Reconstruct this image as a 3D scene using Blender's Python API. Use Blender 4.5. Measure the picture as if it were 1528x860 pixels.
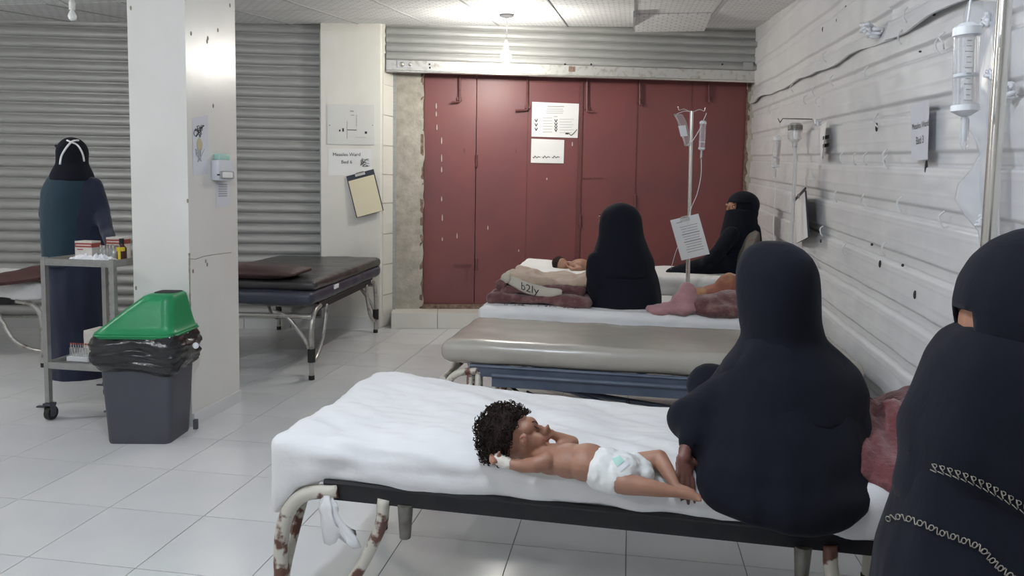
import bpy, bmesh, math, random
import numpy as np
from mathutils import Vector, Matrix, noise
from mathutils.bvhtree import BVHTree

random.seed(4)
for _o in list(bpy.data.objects):
    bpy.data.objects.remove(_o, do_unlink=True)
S = bpy.context.scene
COL = S.collection

# ------------------------------------------------------------------ camera
F_PX, Y0, CAM_H = 1110.0, 369.0, 1.30
PITCH, ROLL = math.atan(0.08), math.radians(0.95)
cd = bpy.data.cameras.new('camera')
cam = bpy.data.objects.new('camera', cd)
COL.objects.link(cam)
cd.sensor_fit = 'HORIZONTAL'
cd.sensor_width = 36.0
cd.lens = 36.0 * F_PX / 1528.0
cd.shift_y = (Y0 - 430.0) / 1528.0
cd.clip_start = 0.05
RC = Matrix.Rotation(math.pi / 2 - PITCH, 3, 'X') @ Matrix.Rotation(ROLL, 3, 'Z')
CAM = Vector((0, 0, CAM_H))
cam.matrix_world = Matrix.Translation(CAM) @ RC.to_4x4()
S.camera = cam

# ------------------------------------------------------------------ world, exposure
w = bpy.data.worlds.new('world')
S.world = w
w.use_nodes = True
w.node_tree.nodes['Background'].inputs[0].default_value = (0.75, 0.8, 0.9, 1)
w.node_tree.nodes['Background'].inputs[1].default_value = 0.06
S.view_settings.view_transform = 'Standard'
S.view_settings.look = 'None'
S.view_settings.exposure = 0.24
S.view_settings.gamma = 1.0
S.view_settings.use_curve_mapping = False

# lamps of the ward and an added rear fill: radiance of each bulb
BULB_BACK, BULB_SIDE, BULB_FRONT, FILL_REAR = 520.0, 600.0, 760.0, 720.0


# ------------------------------------------------------------------ pixel -> place
def ray(u, v):
    return RC @ Vector(((u - 764) / F_PX, -(v - Y0) / F_PX, -1))


def atY(u, v, y):
    d = ray(u, v)
    return CAM + d * (y / d.y)


def atZ(u, v, z=0.0):
    d = ray(u, v)
    return CAM + d * ((z - CAM_H) / d.z)


def onplane(u, v, p0, n):
    d = ray(u, v)
    n = Vector(n)
    return CAM + d * ((Vector(p0) - CAM).dot(n) / d.dot(n))


def proj(p):
    c = RC.transposed() @ (Vector(p) - CAM)
    return 764 - F_PX * c.x / c.z, Y0 + F_PX * c.y / c.z, -c.z


A = math.radians(8.98)                       # ward axes: E1 across (along the beds), E2 along the sheet wall
E1 = Vector((math.cos(A), -math.sin(A), 0))
E2 = Vector((math.sin(A), math.cos(A), 0))
UP = Vector((0, 0, 1))


def W(s, t, z=0.0):
    return E1 * s + E2 * t + UP * z


BA = math.atan(0.085)                        # the back wall runs a little off square
B1 = Vector((math.cos(BA), math.sin(BA), 0))
BN = Vector((math.sin(BA), -math.cos(BA), 0))   # into the room


def BP(u, z, off=0.0):
    return Vector((0, 6.79, 0)) + B1 * u + BN * off + UP * z


def onback(u, v, off=0.0):
    return onplane(u, v, BP(0, 0, off), BN)


def back_u(p):
    return (Vector(p) - Vector((0, 6.79, 0))).dot(B1)


WALL_S = 1.125


def onright(u, v, off=0.0):
    return onplane(u, v, W(WALL_S - off, 0), E1)


# ------------------------------------------------------------------ materials
MATS = {}


def mat(name, col, rough=0.6, metal=0.0, col2=None, scale=12.0, amount=0.5, bump=0.0, bscale=60.0, detail=5.0,
        stretch=(1, 1, 1), spec=0.5, sheen=0.0, trans=0.0, emit=0.0, alpha=1.0, sharp=None, sss=0.0, coat=0.0):
    if name in MATS:
        return MATS[name]
    m = bpy.data.materials.new(name)
    m.use_nodes = True
    nt = m.node_tree
    b = nt.nodes['Principled BSDF']
    b.inputs['Base Color'].default_value = (*col, 1)
    b.inputs['Roughness'].default_value = rough
    b.inputs['Metallic'].default_value = metal
    b.inputs['Specular IOR Level'].default_value = spec
    b.inputs['Sheen Weight'].default_value = sheen
    b.inputs['Transmission Weight'].default_value = trans
    b.inputs['Alpha'].default_value = alpha
    b.inputs['Coat Weight'].default_value = coat
    if sss:
        b.inputs['Subsurface Weight'].default_value = sss
        b.inputs['Subsurface Radius'].default_value = (0.01, 0.004, 0.002)
    if emit:
        b.inputs['Emission Color'].default_value = (*col, 1)
        b.inputs['Emission Strength'].default_value = emit
    if col2 is not None or bump:
        tc = nt.nodes.new('ShaderNodeTexCoord')
        mp = nt.nodes.new('ShaderNodeMapping')
        mp.inputs['Scale'].default_value = stretch
        nt.links.new(tc.outputs['Object'], mp.inputs['Vector'])
    if col2 is not None:
        n = nt.nodes.new('ShaderNodeTexNoise')
        n.inputs['Scale'].default_value = scale
        n.inputs['Detail'].default_value = detail
        nt.links.new(mp.outputs[0], n.inputs['Vector'])
        r = nt.nodes.new('ShaderNodeValToRGB')
        lo, hi = sharp if sharp else (0.5 - amount * 0.45, 0.5 + amount * 0.45)
        r.color_ramp.elements[0].position = lo
        r.color_ramp.elements[1].position = hi
        r.color_ramp.elements[0].color = (*col, 1)
        r.color_ramp.elements[1].color = (*col2, 1)
        nt.links.new(n.outputs['Fac'], r.inputs['Fac'])
        nt.links.new(r.outputs[0], b.inputs['Base Color'])
    if bump:
        n2 = nt.nodes.new('ShaderNodeTexNoise')
        n2.inputs['Scale'].default_value = bscale
        n2.inputs['Detail'].default_value = 4
        nt.links.new(mp.outputs[0], n2.inputs['Vector'])
        bp = nt.nodes.new('ShaderNodeBump')
        bp.inputs['Strength'].default_value = bump
        bp.inputs['Distance'].default_value = 0.01
        nt.links.new(n2.outputs['Fac'], bp.inputs['Height'])
        nt.links.new(bp.outputs[0], b.inputs['Normal'])
    MATS[name] = m
    return m


# ------------------------------------------------------------------ mesh building
class MB:
    def __init__(s):
        s.v = []
        s.f = []

    def quadgrid(s, rows, closed_u=False, cap0=False, cap1=False, flip=False):
        base = len(s.v)
        n = len(rows[0])
        for r in rows:
            s.v += [tuple(p) for p in r]
        for i in range(len(rows) - 1):
            for j in range(n if closed_u else n - 1):
                k = (j + 1) % n
                q = [base + i * n + j, base + i * n + k, base + (i + 1) * n + k, base + (i + 1) * n + j]
                s.f.append(q[::-1] if flip else q)
        if cap0:
            s.f.append([base + j for j in range(n)][::-1])
        if cap1:
            s.f.append([base + (len(rows) - 1) * n + j for j in range(n)])
        return s

    def box(s, c, size, ax=None):
        ax = ax or (Vector((1, 0, 0)), Vector((0, 1, 0)), UP)
        c = Vector(c)
        b = len(s.v)
        for dz in (-.5, .5):
            for dx, dy in ((-.5, -.5), (.5, -.5), (.5, .5), (-.5, .5)):
                s.v.append(tuple(c + ax[0] * dx * size[0] + ax[1] * dy * size[1] + ax[2] * dz * size[2]))
        for q in ((3, 2, 1, 0), (4, 5, 6, 7), (0, 1, 5, 4), (1, 2, 6, 5), (2, 3, 7, 6), (3, 0, 4, 7)):
            s.f.append([b + i for i in q])
        return s

    def prism(s, pts, z0, z1):
        b = len(s.v)
        n = len(pts)
        for z in (z0, z1):
            s.v += [(p[0], p[1], z) for p in pts]
        s.f.append([b + i for i in range(n)][::-1])
        s.f.append([b + n + i for i in range(n)])
        for i in range(n):
            j = (i + 1) % n
            s.f.append([b + i, b + j, b + n + j, b + n + i])
        return s

    def slab(s, quad, th):
        """quad: four corner points (front), th thickness backwards along the normal"""
        q = [Vector(p) for p in quad]
        n = (q[1] - q[0]).cross(q[3] - q[0]).normalized() * th
        b = len(s.v)
        s.v += [tuple(p) for p in q] + [tuple(p - n) for p in q]
        s.f.append([b, b + 1, b + 2, b + 3])
        s.f.append([b + 7, b + 6, b + 5, b + 4])
        for i in range(4):
            j = (i + 1) % 4
            s.f.append([b + i, b + 4 + i, b + 4 + j, b + j])
        return s

    def tube(s, path, r, n=10, caps=True):
        path = [Vector(p) for p in path]
        rr = r if isinstance(r, (list, tuple)) else [r] * len(path)
        t0 = (path[1] - path[0]).normalized()
        a = t0.orthogonal().normalized()
        rows = []
        for i, p in enumerate(path):
            t = (path[min(i + 1, len(path) - 1)] - path[max(i - 1, 0)]).normalized()
            a = (a - t * a.dot(t)).normalized()
            b = t.cross(a)
            rows.append([p + (a * math.cos(k * 2 * math.pi / n) + b * math.sin(k * 2 * math.pi / n)) * rr[i] for k in range(n)])
        return s.quadgrid(rows, True, caps, caps)

    def ball(s, c, r, ax=None, nu=16, nv=10):
        ax = ax or (Vector((1, 0, 0)), Vector((0, 1, 0)), UP)
        r = r if isinstance(r, (list, tuple)) else (r, r, r)
        c = Vector(c)
        rows = []
        for i in range(nv + 1):
            th = -math.pi / 2 + math.pi * i / nv
            if i in (0, nv):
                th *= 0.985
            rows.append([c + ax[0] * r[0] * math.cos(th) * math.cos(2 * math.pi * k / nu) + ax[1] * r[1] * math.cos(th) * math.sin(2 * math.pi * k / nu) + ax[2] * r[2] * math.sin(th) for k in range(nu)])
        return s.quadgrid(rows, True, True, True)

    def caps(s, pts):
        """chain of round cones: [(p, r), ...]"""
        for (p, r), (q, r2) in zip(pts, pts[1:]):
            p, q = Vector(p), Vector(q)
            d = (q - p)
            if d.length < 1e-6:
                continue
            n = max(3, int(d.length / (0.5 * min(r, r2)))) if False else 2
            s.tube([p, p.lerp(q, .5), q], [r, (r + r2) / 2, r2], 14)
            s.ball(q, r2, nu=14, nv=8)
        s.ball(pts[0][0], pts[0][1], nu=14, nv=8)
        return s

    def loft(s, secs, n=28):
        """secs: (cx, cy, z, rx, ry[, rot])"""
        rows = []
        for q in secs:
            cx, cy, z, rx, ry = q[:5]
            rot = q[5] if len(q) > 5 else 0
            row = []
            for k in range(n):
                a = 2 * math.pi * k / n
                x, y = rx * math.cos(a), ry * math.sin(a)
                row.append((cx + x * math.cos(rot) - y * math.sin(rot), cy + x * math.sin(rot) + y * math.cos(rot), z))
            rows.append(row)
        return s.quadgrid(rows, True, True, True)

    def rbox(s, size, r, seg=(20, 12, 5), fn=None):
        """rounded box around the origin; fn maps (point, normal) -> world point"""
        hx, hy, hz = [d / 2 for d in size]
        key = {}
        b0 = len(s.v)

        def vid(i, j, k):
            if (i, j, k) in key:
                return key[(i, j, k)]
            def ax(t, n, h):
                # denser near the ends
                u = -1 + 2 * t / n
                return u * h
            p = Vector((ax(i, seg[0], hx), ax(j, seg[1], hy), ax(k, seg[2], hz)))
            inner = Vector((max(-hx + r, min(hx - r, p.x)), max(-hy + r, min(hy - r, p.y)), max(-hz + r, min(hz - r, p.z))))
            d = p - inner
            nn = d.normalized() if d.length > 1e-9 else UP
            p2 = inner + nn * r if d.length > 1e-9 else p
            if fn:
                p2 = fn(p2, nn)
            s.v.append(tuple(p2))
            key[(i, j, k)] = len(s.v) - 1
            return key[(i, j, k)]
        nx, ny, nz = seg
        for k, fl in ((0, True), (nz, False)):
            for i in range(nx):
                for j in range(ny):
                    q = [vid(i, j, k), vid(i + 1, j, k), vid(i + 1, j + 1, k), vid(i, j + 1, k)]
                    s.f.append(q[::-1] if fl else q)
        for j, fl in ((0, False), (ny, True)):
            for i in range(nx):
                for k in range(nz):
                    q = [vid(i, j, k), vid(i + 1, j, k), vid(i + 1, j, k + 1), vid(i, j, k + 1)]
                    s.f.append(q[::-1] if fl else q)
        for i, fl in ((0, True), (nx, False)):
            for j in range(ny):
                for k in range(nz):
                    q = [vid(i, j, k), vid(i, j + 1, k), vid(i, j + 1, k + 1), vid(i, j, k + 1)]
                    s.f.append(q[::-1] if fl else q)
        return s


def spline(pts, n=8):
    pts = [Vector(p) for p in pts]
    out = []
    P = [pts[0] * 2 - pts[1]] + pts + [pts[-1] * 2 - pts[-2]]
    for i in range(1, len(P) - 2):
        for k in range(n):
            t = k / n
            a, b, c, d = P[i - 1], P[i], P[i + 1], P[i + 2]
            out.append(0.5 * ((2 * b) + (c - a) * t + (2 * a - 5 * b + 4 * c - d) * t * t + (3 * b - a - 3 * c + d) * t ** 3))
    out.append(pts[-1])
    return out


ORG = {}


def tag(o, label=None, cat=None, group=None, kind=None):
    if label:
        o['label'] = label
    if cat:
        o['category'] = cat
    if group:
        o['group'] = group
    if kind:
        o['kind'] = kind
    return o


def empty(name, loc, label=None, cat=None, group=None, kind=None):
    o = bpy.data.objects.new(name, None)
    COL.objects.link(o)
    o.location = loc
    o.empty_display_size = 0.1
    ORG[o.name] = Vector(loc)
    return tag(o, label, cat, group, kind)


def add(name, mb, m, parent=None, smooth=False, label=None, cat=None, group=None, kind=None):
    """mb holds world coordinates; links ONE mesh object"""
    if isinstance(mb, MB):
        me = bpy.data.meshes.new(name)
        vs, fs = mb.v, mb.f
    else:
        vs, fs = mb
        me = bpy.data.meshes.new(name)
    if parent:
        org = ORG[parent.name]
    else:
        arr = np.array(vs)
        org = Vector(((arr[:, 0].min() + arr[:, 0].max()) / 2, (arr[:, 1].min() + arr[:, 1].max()) / 2, arr[:, 2].min()))
    me.from_pydata([(p[0] - org.x, p[1] - org.y, p[2] - org.z) for p in vs], [], fs)
    me.update()
    bm = bmesh.new()
    bm.from_mesh(me)
    bmesh.ops.recalc_face_normals(bm, faces=bm.faces)
    bm.to_mesh(me)
    bm.free()
    if smooth:
        me.polygons.foreach_set('use_smooth', [True] * len(me.polygons))
        if smooth != True:
            me.set_sharp_from_angle(angle=math.radians(smooth))
    me.materials.append(m)
    o = bpy.data.objects.new(name, me)
    COL.objects.link(o)
    ORG[o.name] = org
    if parent:
        o.parent = parent
    else:
        o.location = org
    return tag(o, label, cat, group, kind)


def share(name, me, parent, loc, rotz=0.0, rot=None):
    """another object on the same mesh data, placed by world location"""
    o = bpy.data.objects.new(name, me)
    COL.objects.link(o)
    ORG[o.name] = Vector(loc)
    o.parent = parent
    o.location = Vector(loc) - ORG[parent.name]
    o.rotation_euler = rot if rot else (0, 0, rotz)
    return o


def localmesh(name, mb, m, smooth=False):
    me = bpy.data.meshes.new(name)
    me.from_pydata([tuple(p) for p in mb.v], [], mb.f)
    bm = bmesh.new()
    bm.from_mesh(me)
    bmesh.ops.recalc_face_normals(bm, faces=bm.faces)
    bm.to_mesh(me)
    bm.free()
    if smooth:
        me.polygons.foreach_set('use_smooth', [True] * len(me.polygons))
    me.materials.append(m)
    return me


def blob(mb, voxel=0.015, smooth=4, fold=None):
    """fuse closed shapes into one continuous skin; returns (verts, faces)"""
    me = bpy.data.meshes.new('tmp')
    me.from_pydata([tuple(p) for p in mb.v], [], mb.f)
    bm = bmesh.new()
    bm.from_mesh(me)
    bmesh.ops.recalc_face_normals(bm, faces=bm.faces)
    bm.to_mesh(me)
    bm.free()
    o = bpy.data.objects.new('tmp', me)
    COL.objects.link(o)
    r = o.modifiers.new('r', 'REMESH')
    r.mode = 'VOXEL'
    r.voxel_size = voxel
    if smooth:
        sm = o.modifiers.new('s', 'SMOOTH')
        sm.factor = 0.5
        sm.iterations = smooth
    dg = bpy.context.evaluated_depsgraph_get()
    m2 = bpy.data.meshes.new_from_object(o.evaluated_get(dg))
    vs = [v.co.copy() for v in m2.vertices]
    ns = [v.normal.copy() for v in m2.vertices]
    fs = [list(p.vertices) for p in m2.polygons]
    bpy.data.objects.remove(o, do_unlink=True)
    bpy.data.meshes.remove(me)
    bpy.data.meshes.remove(m2)
    if fold:
        vs = [v + n * fold(v, n) for v, n in zip(vs, ns)]
    return vs, fs


FONT = None


def text_mesh(body, size, origin, ax, ay, depth=0.0006, align='CENTER', spacing=1.0):
    """flat lettering as mesh data in world coordinates"""
    cu = bpy.data.curves.new('t', 'FONT')
    cu.body = body
    cu.size = size
    cu.align_x = align
    cu.align_y = 'CENTER'
    cu.space_line = spacing
    cu.extrude = 0.0
    cu.resolution_u = 3
    o = bpy.data.objects.new('t', cu)
    COL.objects.link(o)
    dg = bpy.context.evaluated_depsgraph_get()
    m = bpy.data.meshes.new_from_object(o.evaluated_get(dg))
    ax, ay = Vector(ax).normalized(), Vector(ay).normalized()
    origin = Vector(origin)
    vs = [origin + ax * v.co.x + ay * v.co.y for v in m.vertices]
    fs = [list(p.vertices) for p in m.polygons]
    bpy.data.objects.remove(o, do_unlink=True)
    bpy.data.meshes.remove(m)
    bpy.data.curves.remove(cu)
    return vs, fs


def nz(p, s=1.0, off=0.0):
    return noise.noise(Vector((p[0] * s + off, p[1] * s - off * 1.7, p[2] * s + off * .6)))


# ------------------------------------------------------------------ material library
M_TILE = mat('floor_tile', (0.66, 0.67, 0.68), 0.15, col2=(0.73, 0.735, 0.735), scale=3, spec=0.5, bump=0.02, bscale=9)
M_GROUT = mat('grout', (0.20, 0.20, 0.19), 0.9)
M_PAINT = mat('cream_paint', (0.72, 0.705, 0.64), 0.34, col2=(0.77, 0.755, 0.70), scale=4, bump=0.05, bscale=18)
M_COLUMN = mat('column_paint', (0.70, 0.69, 0.65), 0.30, col2=(0.76, 0.75, 0.72), scale=3, bump=0.08, bscale=14, spec=0.6)
M_CRACK = mat('crack', (0.22, 0.19, 0.15), 0.9, col2=(0.4, 0.36, 0.3), scale=40)
M_CEIL = mat('ceiling_panel', (0.72, 0.73, 0.73), 0.6)
M_CEILSLAB = mat('ceiling_slab', (0.62, 0.63, 0.63), 0.8)
M_TBAR = mat('ceiling_bar', (0.36, 0.37, 0.37), 0.7)
M_SHUT = mat('shutter_steel', (0.42, 0.425, 0.41), 0.45, 0.25, col2=(0.34, 0.345, 0.335), scale=5, stretch=(1, 1, 8), bump=0.03)
M_RAIL = mat('shutter_rail', (0.55, 0.55, 0.53), 0.4, 0.5, col2=(0.36, 0.33, 0.28), scale=25, sharp=(0.5, 0.75))
M_RED = mat('red_door', (0.215, 0.066, 0.062), 0.45, col2=(0.165, 0.058, 0.063), scale=2.2, bump=0.04, bscale=30)
M_REDDK = mat('red_iron', (0.11, 0.030, 0.032), 0.5, col2=(0.16, 0.06, 0.055), scale=40)
M_RUST = mat('rusty_iron', (0.10, 0.055, 0.04), 0.8, col2=(0.30, 0.22, 0.17), scale=30, bump=0.3)
M_SCRATCH = mat('bare_scratch', (0.5, 0.43, 0.36), 0.6)
M_CONC = mat('rough_concrete', (0.36, 0.33, 0.28), 0.95, col2=(0.50, 0.47, 0.41), scale=14, bump=0.6, bscale=45)
M_WALL = mat('white_sheet_wall', (0.64, 0.645, 0.66), 0.45, col2=(0.72, 0.72, 0.715), scale=3.5, bump=0.12, bscale=10)
M_WALL2 = mat('bare_block_wall', (0.55, 0.545, 0.51), 0.7, col2=(0.63, 0.625, 0.60), scale=6, bump=0.25, bscale=20)
M_GAP = mat('dark_gap', (0.05, 0.045, 0.04), 0.9)
M_TIE = mat('plastic_tie', (0.75, 0.75, 0.74), 0.35)
M_PLAIN = mat('plain_wall', (0.62, 0.61, 0.58), 0.7)
M_SHEET = mat('white_cotton', (0.74, 0.74, 0.745), 0.85, col2=(0.80, 0.80, 0.79), scale=5, bump=0.45, bscale=12, sheen=0.15)
M_MATT = mat('mattress_core', (0.55, 0.53, 0.48), 0.8)
M_VINYL = mat('beige_vinyl', (0.36, 0.335, 0.29), 0.27, col2=(0.42, 0.395, 0.345), scale=3, spec=0.6, bump=0.06, bscale=7)
M_BLKV = mat('black_vinyl', (0.028, 0.028, 0.032), 0.34, col2=(0.06, 0.055, 0.052), scale=4, spec=0.6, bump=0.12, bscale=10)
M_BLUEV = mat('navy_vinyl', (0.03, 0.036, 0.06), 0.4, col2=(0.05, 0.055, 0.075), scale=5, bump=0.1, bscale=12)
M_BRNV = mat('brown_vinyl', (0.085, 0.038, 0.034), 0.36, col2=(0.05, 0.03, 0.028), scale=6, bump=0.15, bscale=14)
M_IRON = mat('black_rail', (0.008, 0.0085, 0.012), 0.42, spec=0.35, col2=(0.02, 0.018, 0.018), scale=20)
M_LEG = mat('chipped_white_tube', (0.58, 0.55, 0.47), 0.4, col2=(0.13, 0.055, 0.035), scale=15, detail=8, sharp=(0.52, 0.57), bump=0.1)
M_LEGG = mat('steel_tube', (0.46, 0.45, 0.42), 0.3, 0.6, col2=(0.20, 0.15, 0.12), scale=16, sharp=(0.52, 0.7))
M_RUBBER = mat('rubber', (0.02, 0.02, 0.02), 0.7)
M_SOCK = mat('socket_steel', (0.23, 0.23, 0.20), 0.45, 0.5, col2=(0.12, 0.1, 0.08), scale=25)
M_BLUER = mat('blue_grey_rail', (0.055, 0.075, 0.115), 0.45, col2=(0.09, 0.11, 0.15), scale=14)
M_GREENC = mat('green_cord', (0.03, 0.20, 0.10), 0.5)
M_ABAYA = mat('black_abaya', (0.0062, 0.0076, 0.0135), 0.9, col2=(0.009, 0.0108, 0.0180), scale=3, sheen=0.05, bump=0.25, bscale=28, spec=0.15, stretch=(1, 1, .35))
M_SCARF = mat('black_scarf', (0.0068, 0.0082, 0.0145), 0.88, sheen=0.05, bump=0.2, bscale=30, spec=0.15, stretch=(1, 1, .35))
M_NURSE = mat('navy_robe', (0.0135, 0.0185, 0.040), 0.85, col2=(0.017, 0.023, 0.046), scale=4, sheen=0.2, spec=0.2)
M_TEAL = mat('teal_cape', (0.018, 0.044, 0.062), 0.85, col2=(0.015, 0.034, 0.052), scale=3, sheen=0.2, spec=0.2)
M_SKIN = mat('child_skin', (0.29, 0.140, 0.088), 0.5, col2=(0.37, 0.195, 0.128), scale=9, sss=0.12)
M_SKINF = mat('adult_skin', (0.33, 0.16, 0.10), 0.5, col2=(0.38, 0.19, 0.12), scale=20, sss=0.1)
M_SKIND = mat('hand_skin', (0.13, 0.05, 0.035), 0.5, col2=(0.18, 0.075, 0.055), scale=40, sss=0.1)
M_HAIR = mat('dark_hair', (0.013, 0.008, 0.006), 0.75, spec=0.2, col2=(0.026, 0.014, 0.010), scale=40)
M_EYE = mat('eye_dark', (0.02, 0.012, 0.01), 0.2)
M_EYEW = mat('eye_white', (0.75, 0.73, 0.70), 0.3)
M_LIP = mat('lip', (0.33, 0.11, 0.085), 0.45)
M_DIAP = mat('diaper_white', (0.74, 0.75, 0.72), 0.8, col2=(0.80, 0.81, 0.79), scale=20, bump=0.2, bscale=40)
M_MINT = mat('mint_print', (0.42, 0.66, 0.58), 0.7)
M_GAUZE = mat('gauze', (0.74, 0.70, 0.62), 0.9, bump=0.3, bscale=120)
M_GREEN = mat('green_plastic', (0.012, 0.235, 0.085), 0.36, col2=(0.016, 0.27, 0.10), scale=5, spec=0.45)
M_SLATE = mat('slate_plastic', (0.062, 0.064, 0.082), 0.5, col2=(0.075, 0.077, 0.095), scale=4, bump=0.05)
M_BAG = mat('black_bag', (0.010, 0.010, 0.012), 0.20, spec=0.7, bump=0.55, bscale=20)
M_SLOT = mat('slot_dark', (0.01, 0.012, 0.012), 0.8)
M_CHROME = mat('chrome', (0.66, 0.64, 0.60), 0.22, 0.9)
M_STEEL = mat('trolley_steel', (0.42, 0.42, 0.40), 0.36, 0.7, col2=(0.33, 0.33, 0.32), scale=20)
M_PAPER = mat('paper', (0.78, 0.785, 0.78), 0.75, col2=(0.82, 0.82, 0.81), scale=6)
M_BLUEP = mat('wall_paper_sheet', (0.66, 0.67, 0.72), 0.75)
M_YELP = mat('manila_paper', (0.74, 0.67, 0.47), 0.75, col2=(0.78, 0.71, 0.53), scale=5)
M_INK = mat('ink', (0.03, 0.03, 0.035), 0.7)
M_INKG = mat('grey_ink', (0.35, 0.36, 0.37), 0.7)
M_INKT = mat('ochre_ink', (0.50, 0.43, 0.27), 0.7)
M_BOARD = mat('clipboard_navy', (0.03, 0.036, 0.055), 0.5)
M_TRAN = mat('clear_plastic', (0.86, 0.89, 0.92), 0.15, trans=0.75, spec=0.5, alpha=0.55)
M_FILM = mat('milky_film', (0.80, 0.82, 0.86), 0.3, trans=0.4, alpha=0.5)
M_CLEAR = mat('clear_vial', (0.80, 0.82, 0.80), 0.08, trans=0.7, alpha=0.6)
M_FLUID = mat('white_plastic', (0.78, 0.80, 0.82), 0.35)
M_AMBER = mat('amber_glass', (0.06, 0.015, 0.010), 0.2)
M_YEL = mat('yellow_label', (0.62, 0.47, 0.03), 0.6)
M_REDBOX = mat('red_carton', (0.30, 0.06, 0.045), 0.6)
M_CARTON = mat('white_carton', (0.66, 0.64, 0.60), 0.7, col2=(0.58, 0.52, 0.48), scale=30)
M_FOIL = mat('crumpled_film', (0.80, 0.81, 0.84), 0.3, spec=0.6)
M_BLAN = mat('maroon_blanket', (0.125, 0.048, 0.050), 0.95, col2=(0.25, 0.145, 0.125), scale=22, detail=6, sharp=(0.45, 0.75), bump=0.5, bscale=90, sheen=0.3)
M_BLANI = mat('fawn_blanket', (0.47, 0.36, 0.27), 0.95, col2=(0.42, 0.22, 0.17), scale=11, sharp=(0.52, 0.72), bump=0.4, bscale=90, sheen=0.3)
M_BLANC = mat('cream_hem', (0.50, 0.46, 0.38), 0.9, bump=0.3, bscale=80)
M_PINK = mat('pink_cloth', (0.35, 0.17, 0.185), 0.9, col2=(0.42, 0.23, 0.24), scale=14, bump=0.3, bscale=50, sheen=0.3)
M_RUSTC = mat('rust_cloth', (0.27, 0.095, 0.06), 0.9, col2=(0.42, 0.22, 0.10), scale=9, sharp=(0.45, 0.6), bump=0.3, bscale=50, sheen=0.3)
M_THROW = mat('crimson_blanket', (0.165, 0.047, 0.05), 0.95, col2=(0.30, 0.16, 0.16), scale=16, detail=7, sharp=(0.48, 0.75), bump=0.6, bscale=110, sheen=0.3)
M_BROWNB = mat('brown_blanket', (0.075, 0.034, 0.032), 0.9, col2=(0.10, 0.05, 0.045), scale=12, bump=0.3)
M_GREYP = mat('grey_pillow', (0.13, 0.12, 0.10), 0.8, col2=(0.12, 0.05, 0.05), scale=12, sharp=(0.55, 0.6))
M_GLASS = mat('frosted_bulb', (0.80, 0.81, 0.80), 0.25)
M_WIRE = mat('wire', (0.55, 0.55, 0.53), 0.5)
M_WIREB = mat('dark_wire', (0.03, 0.03, 0.03), 0.6)
M_HOOKSHADE = mat('hook_shadow', (0.06, 0.06, 0.065), 0.7)
M_THREAD = mat('embroidery', (0.34, 0.31, 0.26), 0.85, col2=(0.20, 0.18, 0.15), scale=60)
M_BAKEL = mat('white_bakelite', (0.68, 0.68, 0.65), 0.35)

# ceiling boards carry a fine pressed brick relief
nt = M_CEIL.node_tree
tc = nt.nodes.new('ShaderNodeTexCoord')
br = nt.nodes.new('ShaderNodeTexBrick')
br.inputs['Scale'].default_value = 1.0
br.inputs['Brick Width'].default_value = 0.075
br.inputs['Row Height'].default_value = 0.05
br.inputs['Mortar Size'].default_value = 0.006
br.inputs['Color1'].default_value = (0.80, 0.81, 0.81, 1)
br.inputs['Color2'].default_value = (0.74, 0.75, 0.75, 1)
br.inputs['Mortar'].default_value = (0.56, 0.57, 0.57, 1)
nt.links.new(tc.outputs['Object'], br.inputs['Vector'])
nt.links.new(br.outputs['Color'], nt.nodes['Principled BSDF'].inputs['Base Color'])
bp = nt.nodes.new('ShaderNodeBump')
bp.inputs['Strength'].default_value = 0.5
bp.inputs['Distance'].default_value = 0.004
bp.invert = True
nt.links.new(br.outputs['Fac'], bp.inputs['Height'])
nt.links.new(bp.outputs[0], nt.nodes['Principled BSDF'].inputs['Normal'])

# ================================================================== THE ROOM
LEFT_S, REAR_T = -6.6, -3.0


def cz(t):
    return 2.57 + (0.10 * (t - 4.9) if t > 4.9 else 0.0)


# ---- floor: tiles one by one where the photograph shows them
floor = empty('floor', (0, 0, 0), kind='structure')
fs = MB()
fs.prism([W(LEFT_S - .3, REAR_T - .3), W(1.6, REAR_T - .3), W(1.6, 8.2), W(LEFT_S - .3, 8.2)], -0.12, -0.003)
add('screed', fs, M_GROUT, floor)
TS = 0.408
tm = MB().box((0, 0, -0.004), (TS - .0035, TS - .0035, .008))
tile_me = localmesh('tile', tm, M_TILE)
rest = MB()
picked = []
for i in range(-16, 7):
    for j in range(-15, 15):
        s, t = -0.796 + TS * (i + .5), 2.593 + TS * (j + .5)
        if s > 1.5 or s < LEFT_S or t < REAR_T or t > 8.0:
            continue
        p = W(s, t)
        vis = False
        if p.y > 1.5:
            u, v, d = proj(p)
            vis = -60 < u < 1590 and 380 < v < 905 and p.y < 6.95 + .085 * p.x
        if vis:
            picked.append(p)
        else:
            rest.box(p + Vector((0, 0, -.004)), (TS - .0035, TS - .0035, .008), (E1, E2, UP))
picked = sorted(picked, key=lambda p: p.length)
for p in picked[:290]:
    share('tile', tile_me, floor, p, -A)
for p in picked[290:]:
    rest.box(p + Vector((0, 0, -.004)), (TS - .0035, TS - .0035, .008), (E1, E2, UP))
o = add('tile_field', rest, M_TILE, floor, kind='stuff')

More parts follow.
